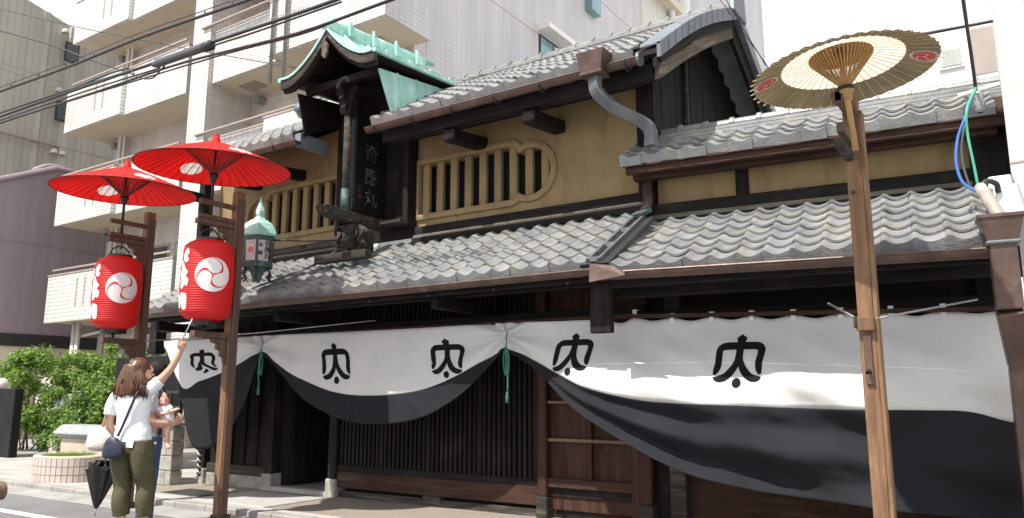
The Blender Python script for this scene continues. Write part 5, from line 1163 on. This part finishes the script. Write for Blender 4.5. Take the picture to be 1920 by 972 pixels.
# shrubs
def shrub(c, rx, ry, h, nleaf, label, dark=.35, size=.05, z0=.05, name='shrub'):
    s = empty(name, (c[0], c[1], z0), label, 'shrub', 'shrubs of the garden hedge')
    clumps = []
    for k in range(80):
        a = rnd.uniform(0, 6.283); q = math.sqrt(rnd.random()); z = rnd.uniform(.18, 1); env = math.sqrt(max(1-(max(z-.55,0)/.5)**2, .05))
        clumps.append((Vector((c[0]+rx*q*env*math.cos(a), c[1]+ry*q*env*math.sin(a), z0+h*z*(1-.12*rnd.random()))), rnd.uniform(.13,.26)*min(1, h/1.2)))
    g = MB(); gd = MB()
    for k in range(nleaf):
        cc, r = rnd.choice(clumps); d = Vector((rnd.gauss(0,1), rnd.gauss(0,1), rnd.gauss(0,.8))).normalized()*r*rnd.random()**.4
        p = cc+d; n1 = (d.normalized()*.6 + Vector((rnd.gauss(0,.5), rnd.gauss(0,.5), .6+rnd.gauss(0,.4)))).normalized(); t1 = n1.cross(Vector((rnd.gauss(0,1), rnd.gauss(0,1), rnd.gauss(0,1)))).normalized(); b1 = n1.cross(t1); l = size*rnd.uniform(.6,1.3)
        (gd if rnd.random() < dark else g).add([p-t1*l, p+b1*l*.42, p+t1*l, p-b1*l*.42], [(0,1,2,3)])
    cr = g.build('crown', T['leaf'], s, recalc=False); cr['kind'] = 'stuff'; o = gd.build('inner_crown', T['leaf_dark'], s, recalc=False); o['kind'] = 'stuff'
    for k in range(7):
        cc = clumps[k*5][0]; b = Vector((c[0]+rnd.gauss(0,.12), c[1]+rnd.gauss(0,.08), z0)); Tube('branch', T['bark'], s, crv([b, b.lerp(cc, .5)+Vector((rnd.gauss(0,.06), rnd.gauss(0,.06), .08)), cc], 8), [.02-.0016*i for i in range(9)], 5)
    return s
shrub((-20.6,9.5), 1.3,.7,2.45, 12000, 'bright green shrub beside the black monolith')
shrub((-18.6,9.7), 1.2,.7,2.40, 12000, 'bright green shrub between the stone pillar and the monolith')
shrub((-16.7,9.6), 1.1,.7,2.35, 12000, 'tall bright green shrub left of the black panel')
shrub((-15.6,9.2), .75,.5,2.15, 8000, 'dense green shrub right beside the black panel', .45)
shrub((-14.6,7.9), .95,.4,1.45, 9000, 'rounded dark green shrub rising behind the cream garden wall', .6, .045)
shrub((-12.3,9.4), .9,.5,1.9, 6000, 'green shrub behind the low block wall', .4)
shrub((-17.2,8.9), 1.4,.35,1.1, 8000, 'low dark ground shrub at the hedge foot', .7, .045)
# ================================================================== people
T['skin'] = mat('skin', (.56,.33,.24), .5, .06, 6, spec=.35); T['skin_pale'] = mat('skin_pale', (.62,.36,.28), .5, .06, 6, spec=.35)
T['hair'] = mat('hair', (.10,.042,.022), .38, .5, 14, stretch=(9,9,1.2), c2=(.17,.075,.04), s2=3, st2=(6,6,.8)); T['hair_dark'] = mat('hair_dark', (.02,.015,.012), .75, .4, 12, .5, 40, spec=.25)
T['shirt_white'] = mat('shirt_white', (.76,.77,.80), .85, .04, 4, .25, 30, spec=.2); T['shirt_grey'] = mat('shirt_grey', (.50,.51,.54), .85, .06, 4, .25, 30, spec=.2)
T['khaki'] = mat('khaki', (.085,.078,.042), .8, .16, 4, .3, 40, spec=.2); T['denim'] = mat('denim', (.065,.115,.22), .8, .25, 5, .2, 60, spec=.2, c2=(.10,.17,.30), s2=4)
T['navy'] = mat('navy', (.02,.024,.05), .45, .2, 6); T['bag_white'] = mat('bag_white', (.66,.61,.54), .6, .08, 9, .35, 22); T['nylon'] = mat('nylon', (.012,.012,.014), .45, .3, 6, .2, 20)
T['tan'] = mat('tan', (.40,.24,.12), .5, .1, 6); T['shoe_white'] = mat('shoe_white', (.7,.7,.7), .6, .05, 6); T['lips'] = mat('lips', (.45,.14,.13), .5, .05, 6); T['steel'] = mat('steel', (.45,.46,.48), .3, .1, 6, metal=.7)
class Fig:
    def __init__(s, O, ang=0, lean=0.):
        s.lean = lean; s.O = Vector(O); rot = Matrix.Rotation(ang, 3, 'Z'); s.a = rot @ _r; s.f = rot @ _fh
    def __call__(s, a, f, z): return s.O + s.a*a + s.f*f + Vector((0,0,z)) + _r*s.lean*z
def etube(g, F, pts, n=12, sub=4):
    """elliptic tube: pts = (a, f, z, r_side, r_depth)"""
    C = crv(pts, sub*(len(pts)-1)); vs = []; fs = []; P = [F(*c[:3]) for c in C]; prev = None
    for i, c in enumerate(C):
        d = (P[min(i+1, len(P)-1)]-P[max(i-1, 0)]).normalized(); sx = F.a - d*F.a.dot(d)
        if sx.length < .35: sx = Vector((0,0,1)) - d*d.z
        sx.normalize(); sy = d.cross(sx)
        for k in range(n):
            t = 2*math.pi*k/n; vs.append(P[i] + sx*math.cos(t)*max(c[3], .002) + sy*math.sin(t)*max(c[4], .002))
    for i in range(len(C)-1):
        for k in range(n): fs.append((i*n+k, i*n+(k+1) % n, (i+1)*n+(k+1) % n, (i+1)*n+k))
    fs += [tuple(range(n))[::-1], tuple((len(C)-1)*n+k for k in range(n))]; g.add(vs, fs)
def ball(g, p, rx, ry, rz, F, n=14):
    vs = []; fs = []
    for i in range(n+1):
        ph = math.pi*i/n - math.pi/2
        for k in range(n): t = 2*math.pi*k/n; vs.append(p + F.a*rx*math.cos(ph)*math.cos(t) + F.f*ry*math.cos(ph)*math.sin(t) + Vector((0,0,rz*math.sin(ph))))
    for i in range(n):
        for k in range(n): fs.append((i*n+k, i*n+(k+1) % n, (i+1)*n+(k+1) % n, (i+1)*n+k))
    g.add(vs, fs)
def grow(g, name, m, parent, vox, it=4, disp=0.):
    o = g.build(name, m, parent, smooth=True); md = o.modifiers.new('remesh', 'REMESH'); md.mode = 'VOXEL'; md.voxel_size = vox; md.use_smooth_shade = True
    ms_ = o.modifiers.new('smooth', 'SMOOTH'); ms_.factor = .5; ms_.iterations = it
    if disp:
        tx = bpy.data.textures.new('wrinkle', 'CLOUDS'); tx.noise_scale = .09; dm = o.modifiers.new('wrinkle', 'DISPLACE'); dm.texture = tx; dm.strength = disp; dm.mid_level = .5; dm.texture_coords = 'GLOBAL'
    return o
def hand(g, F, wrist, d, curl, side, pal, s=1.):
    """palm and five fingers; d = pointing direction, pal = palm facing, side = towards the thumb"""
    d = Vector(d).normalized(); pal = Vector(pal).normalized(); sd_ = Vector(side).normalized(); w_ = Vector(wrist)
    g.tube([w_ - d*.02, w_ + d*.04*s, w_ + d*.085*s], [.026*s,.034*s,.032*s], 8); g.tube([w_+sd_*.02*s, w_+d*.08*s+sd_*.022*s], [.018*s,.017*s], 8); g.tube([w_-sd_*.015*s, w_+d*.075*s-sd_*.026*s], [.018*s,.015*s], 8)
    for i, (o_, l) in enumerate(((.030,.068),(.010,.077),(-.011,.072),(-.031,.056))):
        b = w_ + d*.085*s + sd_*o_*s; p = [b - d*.02*s]; ang = 0; q = b
        for k, fr in enumerate((.45,.32,.23)):
            ang += curl*(.7+.15*k); q = q + (d*math.cos(ang) + pal*math.sin(ang))*l*fr*s; p.append(q)
        g.tube(p, [.010*s,.0095*s,.0085*s,.007*s], 6)
    b = w_ + d*.02*s + sd_*.028*s; g.tube([b, b + (sd_*.7+d*.6)*.035*s + pal*.008, b + (sd_*.5+d*.9)*.05*s + pal*.03*s, b + (d*1.0+sd_*.2)*.06*s + pal*.045*s], [.014*s,.012*s,.010*s,.008*s], 6)
def head(g, F, c, face, s=1.):
    """skull, jaw, nose, ears; returns eye and mouth anchors"""
    fc = Vector(face).normalized(); sd_ = fc.cross(Vector((0,0,1))).normalized(); up = sd_.cross(fc)
    H = lambda x, y, z: c + sd_*x*s + fc*y*s + up*z*s
    def el(p, rx, ry, rz, n=12):
        vs = []; fs = []
        for i in range(n+1):
            ph = math.pi*i/n - math.pi/2
            for k in range(n): t = 2*math.pi*k/n; vs.append(p + sd_*rx*s*math.cos(ph)*math.cos(t) + fc*ry*s*math.cos(ph)*math.sin(t) + up*rz*s*math.sin(ph))
        for i in range(n):
            for k in range(n): fs.append((i*n+k, i*n+(k+1) % n, (i+1)*n+(k+1) % n, (i+1)*n+k))
        g.add(vs, fs)
    el(H(0,-.015,.02), .073, .092, .088); el(H(0,.02,-.045), .056, .068, .065); el(H(0,.062,-.085), .026, .026, .022)
    g.tube([H(0,.088,.02), H(0,.102,-.012), H(0,.106,-.03), H(0,.09,-.04)], [.009*s,.011*s,.014*s,.010*s], 8)
    el(H(0,.082,-.062), .022, .012, .012)
    for q in (-1, 1): el(H(q*.074,-.012,-.01), .012, .024, .034); el(H(q*.036,.062,-.03), .022,.02,.02)
    return H
def face_bits(parent, H, s, lips=True, shut=False):
    for q in (-1, 1):
        g = MB(); g.tube([H(q*.020,.087,.006), H(q*.031,.088,.008), H(q*.042,.082,.005)], [.003*s,.0065*s*(.5 if shut else 1),.003*s], 6); g.build('eye', T['hair_dark'], parent, smooth=True)
        g = MB(); g.tube([H(q*.016,.091,.032), H(q*.032,.090,.037), H(q*.046,.080,.032)], [.003*s,.004*s,.002*s], 5); g.build('eyebrow', T['hair'], parent, smooth=True)
    g = MB(); g.tube([H(-.020,.087,-.062), H(0,.097,-.061), H(.020,.087,-.062)], [.003*s,.006*s,.003*s], 6); g.build('mouth', T['lips'], parent, smooth=True)
# ---------------------------------------------------------------- woman with the raised arm
Fw = Fig(atz(247, 1010, 0) + Vector((0,0,-.02)), R(-8), -.072)
wom = empty('person', Fw.O, 'person in white T-shirt and olive cropped trousers raising a stick to the lantern', 'person')
g = MB(); F = Fw
for s, x0, f0 in ((-1,-.105,.0),(1,.105,.05)):
    etube(g, F, [(x0*.9,0,.90,.085,.10),(x0*1.05,.0,.70,.075,.085),(x0*1.05,f0*.5+.02,.48,.052,.058),(x0*1.02,f0*.6-.02,.34,.054,.06),(x0,f0*.8,.12,.032,.036),(x0,f0*.8,.05,.035,.04)])
    etube(g, F, [(x0,f0*.8-.06,.05,.032,.035),(x0+s*.01,f0*.8+.05,.04,.04,.032),(x0+s*.02,f0*.8+.15,.028,.042,.02)], sub=3)
etube(g, F, [(0,0,.86,.15,.11),(0,0,1.0,.145,.10),(0,.0,1.12,.13,.092),(.005,0,1.26,.155,.098),(.01,0,1.38,.16,.08),(.03,.01,1.45,.06,.055),(.045,.02,1.54,.045,.05)])
# arms
etube(g, F, [(-.14,0,1.39,.05,.055),(-.195,0,1.34,.048,.05),(-.235,-.01,1.20,.042,.044),(-.25,.0,1.08,.036,.04),(-.245,.06,.97,.032,.034),(-.23,.10,.88,.022,.026)])
hand(g, F, F(-.23,.10,.88), Vector((0,0,-1))*.9 + F.f*.3, .5, F.f, F.a)
etube(g, F, [(.13,0,1.40,.055,.055),(.20,.01,1.45,.05,.052),(.285,.03,1.535,.043,.044),(.365,.05,1.63,.036,.038),(.42,.06,1.73,.034,.034),(.462,.07,1.815,.022,.026)])
hw = F(.465,.07,1.82); up_ = (F.a*.3 + Vector((0,0,1))).normalized()
hand(g, F, hw, up_, .75, -F.a*.2 + F.f*-.9, F.a*-1.0 + up_*.2, .95)
fdir = (F.a*.86 + F.f*.42 + Vector((0,0,.30)))
H = head(g, F, F(.055,.03,1.615), fdir, 1.02)
wb = grow(g, 'body', T['skin'], wom, .0075, 5); face_bits(wb, H, 1.)
# trousers
g = MB()
for s, x0, f0 in ((-1,-.105,.0),(1,.105,.05)):
    etube(g, F, [(x0*.9,0,.92,.105,.122),(x0*1.0,-.01,.80,.108,.122),(x0*1.06,.0,.66,.100,.108),(x0*1.08,f0*.5+.02,.50,.084,.088),(x0*1.08,f0*.6-.01,.38,.084,.086),(x0*1.05,f0*.75,.23,.076,.078)], n=16)
etube(g, F, [(0,0,1.02,.155,.11),(0,0,.96,.175,.12),(0,-.012,.88,.195,.132),(0,-.012,.82,.185,.125)], n=18)
ball(g, F(-.075,-.055,.86), .09, .075, .085, F); ball(g, F(.075,-.05,.86), .09, .075, .085, F)
grow(g, 'trousers', T['khaki'], wom, .0085, 5, .010)
for s in (): MB().add([F(s*.08-.05,-.142,.87), F(s*.08+.05,-.142,.87), F(s*.08+.05,-.150,.80), F(s*.08,-.150,.785), F(s*.08-.05,-.150,.80)], [(0,1,2,3,4)]).build('pocket', T['khaki'], wom, solid=.004)
# shirt with short sleeves, open hem
g = MB()
etube(g, F, [(0,-.005,.925,.190,.140),(0,-.005,1.0,.180,.13),(0,0,1.12,.158,.112),(.003,0,1.26,.175,.115),(.008,0,1.36,.178,.10),(.02,0,1.42,.12,.08),(.035,.005,1.475,.062,.062)], n=20)
etube(g, F, [(-.10,0,1.39,.06,.07),(-.185,0,1.35,.064,.068),(-.225,-.005,1.25,.066,.066),(-.24,-.005,1.18,.064,.062)], n=14)
etube(g, F, [(.09,0,1.38,.07,.075),(.19,.01,1.44,.068,.07),(.265,.028,1.515,.062,.062)], n=14)
grow(g, 'shirt', T['shirt_white'], wom, .0085, 4, .012)
MB().add([F(.02,-.135,.94), F(.10,-.13,.945), F(.09,-.142,.875), F(.03,-.145,.88)], [(0,1,2,3)]).build('shirt_tail', T['shirt_white'], wom, solid=.004)
# hair: cap plus many locks falling to the shoulders
g = MB(); hc = F(.045,.015,1.63); ball(g, hc + Vector((0,0,.012)), .098, .108, .102, F); etube(g, F, [(.02,-.045,1.66,.085,.06),(-.005,-.065,1.55,.105,.062),(-.02,-.075,1.45,.115,.06),(-.03,-.08,1.37,.095,.045)], n=14)
grow(g, 'hair', T['hair'], wom, .009, 4)
g = MB()
for k in range(260):
    t = rnd.uniform(-1.2, 1.05); a0 = .045 + .098*math.sin(t*1.35)*.95; f0 = -.085*math.cos(t*1.1) + .01; z0 = 1.69 + rnd.uniform(-.06,.02)
    p = [F(a0*.6+.02, f0*.7, z0+.02), F(a0-.012, f0-.012, 1.60), F(a0-.03+.045*t+rnd.gauss(0,.010), f0-.026+rnd.gauss(0,.012), 1.50), F(a0-.04+.075*t+rnd.gauss(0,.014), f0-.018+rnd.gauss(0,.014), 1.43), F(a0-.045+.055*t+rnd.gauss(0,.022), f0-.012+rnd.gauss(0,.016), rnd.uniform(1.31,1.39))]
    g.tube(crv(p, 10), [.007,.008,.008,.0085,.0085,.008,.0075,.007,.006,.004,.0015], 5)
g.build('locks', T['hair'], wom, smooth=True)
for s, x0, f0 in ((-1,-.105,.0),(1,.105,.05)):
    g = MB(); etube(g, F, [(x0,f0*.8-.07,.012,.036,.012),(x0,f0*.8+.05,.012,.045,.012),(x0+s*.02,f0*.8+.17,.012,.045,.012)]); g.build('sandal', T['tan'], wom, smooth=True)
stk = empty('selfie_stick', hw, 'thin silver stick with red grip held up to the paper lantern', 'stick')
s0 = hw + up_*.04 - F.a*.035; tip = aty(361, 598, (hw + up_*.3).y)
Tube('rod', T['steel'], stk, [s0, tip], .006, 8); Tube('grip', T['emblem_red'], stk, [s0 - (tip-s0).normalized()*.03, s0 + (tip-s0).normalized()*.06], .010, 8)
# bags and folded umbrella
hb_ = empty('white_handbag', F(-.30,-.03,.80), 'gathered off-white handbag hanging from the left arm', 'bag')
g = MB(); etube(g, F, [(-.28,-.07,1.07,.025,.02),(-.29,-.07,1.04,.07,.045),(-.30,-.075,.98,.12,.07),(-.30,-.08,.91,.132,.08),(-.30,-.08,.86,.11,.065),(-.30,-.08,.835,.04,.03)], n=20); grow(g, 'pouch', T['bag_white'], hb_, .008, 3, .022)
Tube('strap', T['tan'], hb_, crv([F(-.28,-.07,1.06), F(-.24,-.06,1.2), F(-.19,-.045,1.37), F(-.17,.0,1.435), F(-.17,.07,1.36)], 18), .010, 6)
Tube('clasp', T['bamboo'], hb_, [F(-.275,-.06,1.05), F(-.275,-.06,1.10)], .012, 6)
nb_ = empty('shoulder_bag', F(-.1,-.13,.80), 'dark navy shoulder bag on a long strap across the back', 'bag')
g = MB(); etube(g, F, [(-.07,-.165,.97,.04,.025),(-.085,-.17,.93,.085,.04),(-.09,-.175,.86,.105,.05),(-.095,-.175,.80,.10,.045),(-.095,-.175,.775,.05,.03)], n=18); grow(g, 'pouch', T['navy'], nb_, .008, 3, .012)
Tube('strap', T['navy'], nb_, crv([F(-.05,-.16,.985), F(.0,-.148,1.10), F(.06,-.135,1.25), F(.11,-.115,1.38), F(.125,-.05,1.462), F(.115,.03,1.46)], 20), .013, 6)
um = empty('folded_umbrella', F(-.36,-.02,.25), 'loosely folded black umbrella hanging point down', 'umbrella')
g = MB(); rows = []; n = 40
for i in range(13):
    q = i/12; z = .29 + .40*q; R0 = .012 + .145*q**.85; row = []
    for k in range(n+1):
        t = 2*math.pi*k/n; pl_ = 1 + .20*math.cos(8*t + q*1.5) + .06*math.sin(3*t+1); row.append(F(-.365 + .075*q + R0*pl_*math.cos(t), -.02 + R0*.62*pl_*math.sin(t), z + (.035*math.cos(4*t+1) if i == 12 else 0)))
    rows.append(row)
g.grid(rows); g.add(rows[-1][:-1], [tuple(range(n))]); g.build('canopy', T['nylon'], um, smooth=True)
g = MB()
for k in range(7): t = k*.9; g.tube(crv([F(-.30+.10*math.cos(t), -.02+.07*math.sin(t), .67), F(-.30+.07*math.cos(t+.3), -.02+.05*math.sin(t+.3), .73), F(-.30+.02*math.cos(t), -.02, .70)], 8), .020, 6)
g.build('gathers', T['nylon'], um, smooth=True)
Tube('shaft', T['pvc'], um, [F(-.27,-.02,.66), F(-.235,.04,.86)], .010, 8); Tube('ferrule', T['steel'], um, [F(-.365,-.02,.30), F(-.372,-.02,.22)], .006, 6)
# ---------------------------------------------------------------- man holding the baby
Fm = Fig(atz(269, 985, 0) + Vector((0,0,-.02)), R(-78)); F = Fm
man = empty('person', Fm.O, 'person in pale grey T-shirt and blue jeans cradling a baby', 'person')
g = MB()
for s, x0 in ((-1,-.10),(1,.10)):
    etube(g, F, [(x0*.9,0,.90,.08,.09),(x0,.0,.50,.05,.055),(x0,0,.10,.036,.04)]); 
etube(g, F, [(0,0,.86,.15,.11),(0,0,1.05,.145,.10),(0,0,1.28,.17,.11),(0,0,1.40,.17,.085),(0,.01,1.47,.06,.06),(0,.03,1.55,.05,.055)])
H = head(g, F, F(-.02,.03,1.62), F.f + F.a*.4, 1.04)
for s in (-1, 1):
    etube(g, F, [(s*.15,0,1.38,.055,.055),(s*.215,.0,1.30,.05,.05),(s*.235,.02,1.14,.044,.046),(s*.20,.14,1.07,.042,.044),(s*.10,.25,1.09,.036,.036),(s*.03,.29,1.12,.026,.03)])
    hand(g, F, F(s*.03,.29,1.12), -F.a*s, .35, Vector((0,0,1)), -F.f)
mb = grow(g, 'body', T['skin'], man, .0085, 5); face_bits(mb, H, 1.)
g = MB()
for s, x0 in ((-1,-.10),(1,.10)): etube(g, F, [(x0*.9,0,.94,.10,.115),(x0*1.0,0,.72,.088,.095),(x0*1.02,.01,.5,.07,.075),(x0,0,.30,.066,.07),(x0,0,.07,.062,.066)], n=16)
etube(g, F, [(0,0,1.0,.155,.11),(0,0,.9,.17,.12),(0,0,.83,.15,.11)], n=16)
grow(g, 'jeans', T['denim'], man, .009, 4, .010)
g = MB(); etube(g, F, [(0,0,.93,.18,.135),(0,0,1.1,.17,.122),(0,0,1.28,.19,.125),(0,0,1.39,.18,.10),(0,.005,1.45,.10,.075)], n=18)
for s in (-1, 1): etube(g, F, [(s*.12,0,1.37,.07,.075),(s*.21,0,1.31,.066,.068),(s*.238,.01,1.19,.066,.066)], n=14)
grow(g, 'shirt', T['shirt_grey'], man, .009, 4, .012)
g = MB(); ball(g, F(-.02,.015,1.65), .095, .105, .10, F); grow(g, 'hair', T['hair_dark'], man, .01, 3)
for x0 in (-.10,.10): 
    g = MB(); etube(g, F, [(x0,-.07,.035,.035,.035),(x0,.05,.04,.045,.04),(x0,.17,.03,.045,.03),(x0,.21,.025,.03,.02)]); grow(g, 'shoe', T['shoe_white'], man, .009, 3)
g = MB(); g.tube(crv([F(-.12,.115,.95), F(-.1,.135,1.2), F(-.10,.06,1.44), F(-.09,-.08,1.36), F(.0,-.145,1.15), F(.1,-.14,.95)], 20), .020, 6); g.tube(crv([F(.12,.115,.95), F(.1,.14,1.2), F(.10,.06,1.44), F(.09,-.08,1.36), F(.0,-.14,1.13), F(-.1,-.14,.95)], 20), .020, 6); g.build('carrier_strap', T['navy'], man, smooth=True)
# ---------------------------------------------------------------- baby
bc = Fm(.09,.15,1.17); Fb = Fig(bc, R(-8)); F = Fb
bab = empty('person', Fb(0,0,-.28), 'baby in white romper with bare legs held in the arms', 'person')
g = MB(); Hb = head(g, F, F(-.035,-.01,.155), F.a*.62 - F.f*.55 + Vector((0,0,.42)), .80)
etube(g, F, [(-.02,0,.11,.035,.04),(0,0,.07,.065,.055),(.015,0,-.02,.068,.06),(.02,0,-.10,.07,.062)])
etube(g, F, [(.055,-.02,.06,.03,.03),(.10,-.04,.03,.026,.026),(.135,-.05,.045,.022,.022)]); hand(g, F, F(.135,-.05,.045), F.a + Vector((0,0,.4)), .5, -F.f, Vector((0,0,-1)), .5)
etube(g, F, [(-.055,-.05,.05,.03,.03),(-.02,-.09,.0,.026,.026),(.03,-.10,.01,.022,.022)]); hand(g, F, F(.03,-.10,.01), F.a, .5, Vector((0,0,1)), F.f, .5)
for x0, f0, dz in ((.06,-.03,0),(-.06,-.02,.04)): etube(g, F, [(x0*.6,f0,-.09+dz,.045,.045),(x0*1.1,f0-.03,-.16+dz,.042,.042),(x0*1.35,f0-.035,-.25+dz,.03,.03),(x0*1.4,f0-.03,-.30+dz,.024,.026),(x0*1.4+.03,f0-.05,-.335+dz,.022,.02),(x0*1.4+.055,f0-.065,-.345+dz,.018,.014)])
bb = grow(g, 'body', T['skin_pale'], bab, .006, 4); face_bits(bb, Hb, .8, shut=True)
g = MB(); etube(g, F, [(-.01,0,.105,.045,.048),(0,0,.065,.078,.068),(.015,0,-.02,.080,.072),(.02,0,-.10,.085,.076),(.02,0,-.14,.06,.05)], n=16); etube(g, F, [(.04,-.02,.065,.04,.04),(.085,-.035,.04,.036,.036)]); etube(g, F, [(-.04,-.04,.06,.04,.04),(-.035,-.075,.02,.036,.036)]); grow(g, 'romper', T['shirt_white'], bab, .007, 3, .008)
g = MB(); ball(g, F(-.05,.0,.175), .060, .068, .060, F); grow(g, 'hair', T['hair_dark'], bab, .008, 2)
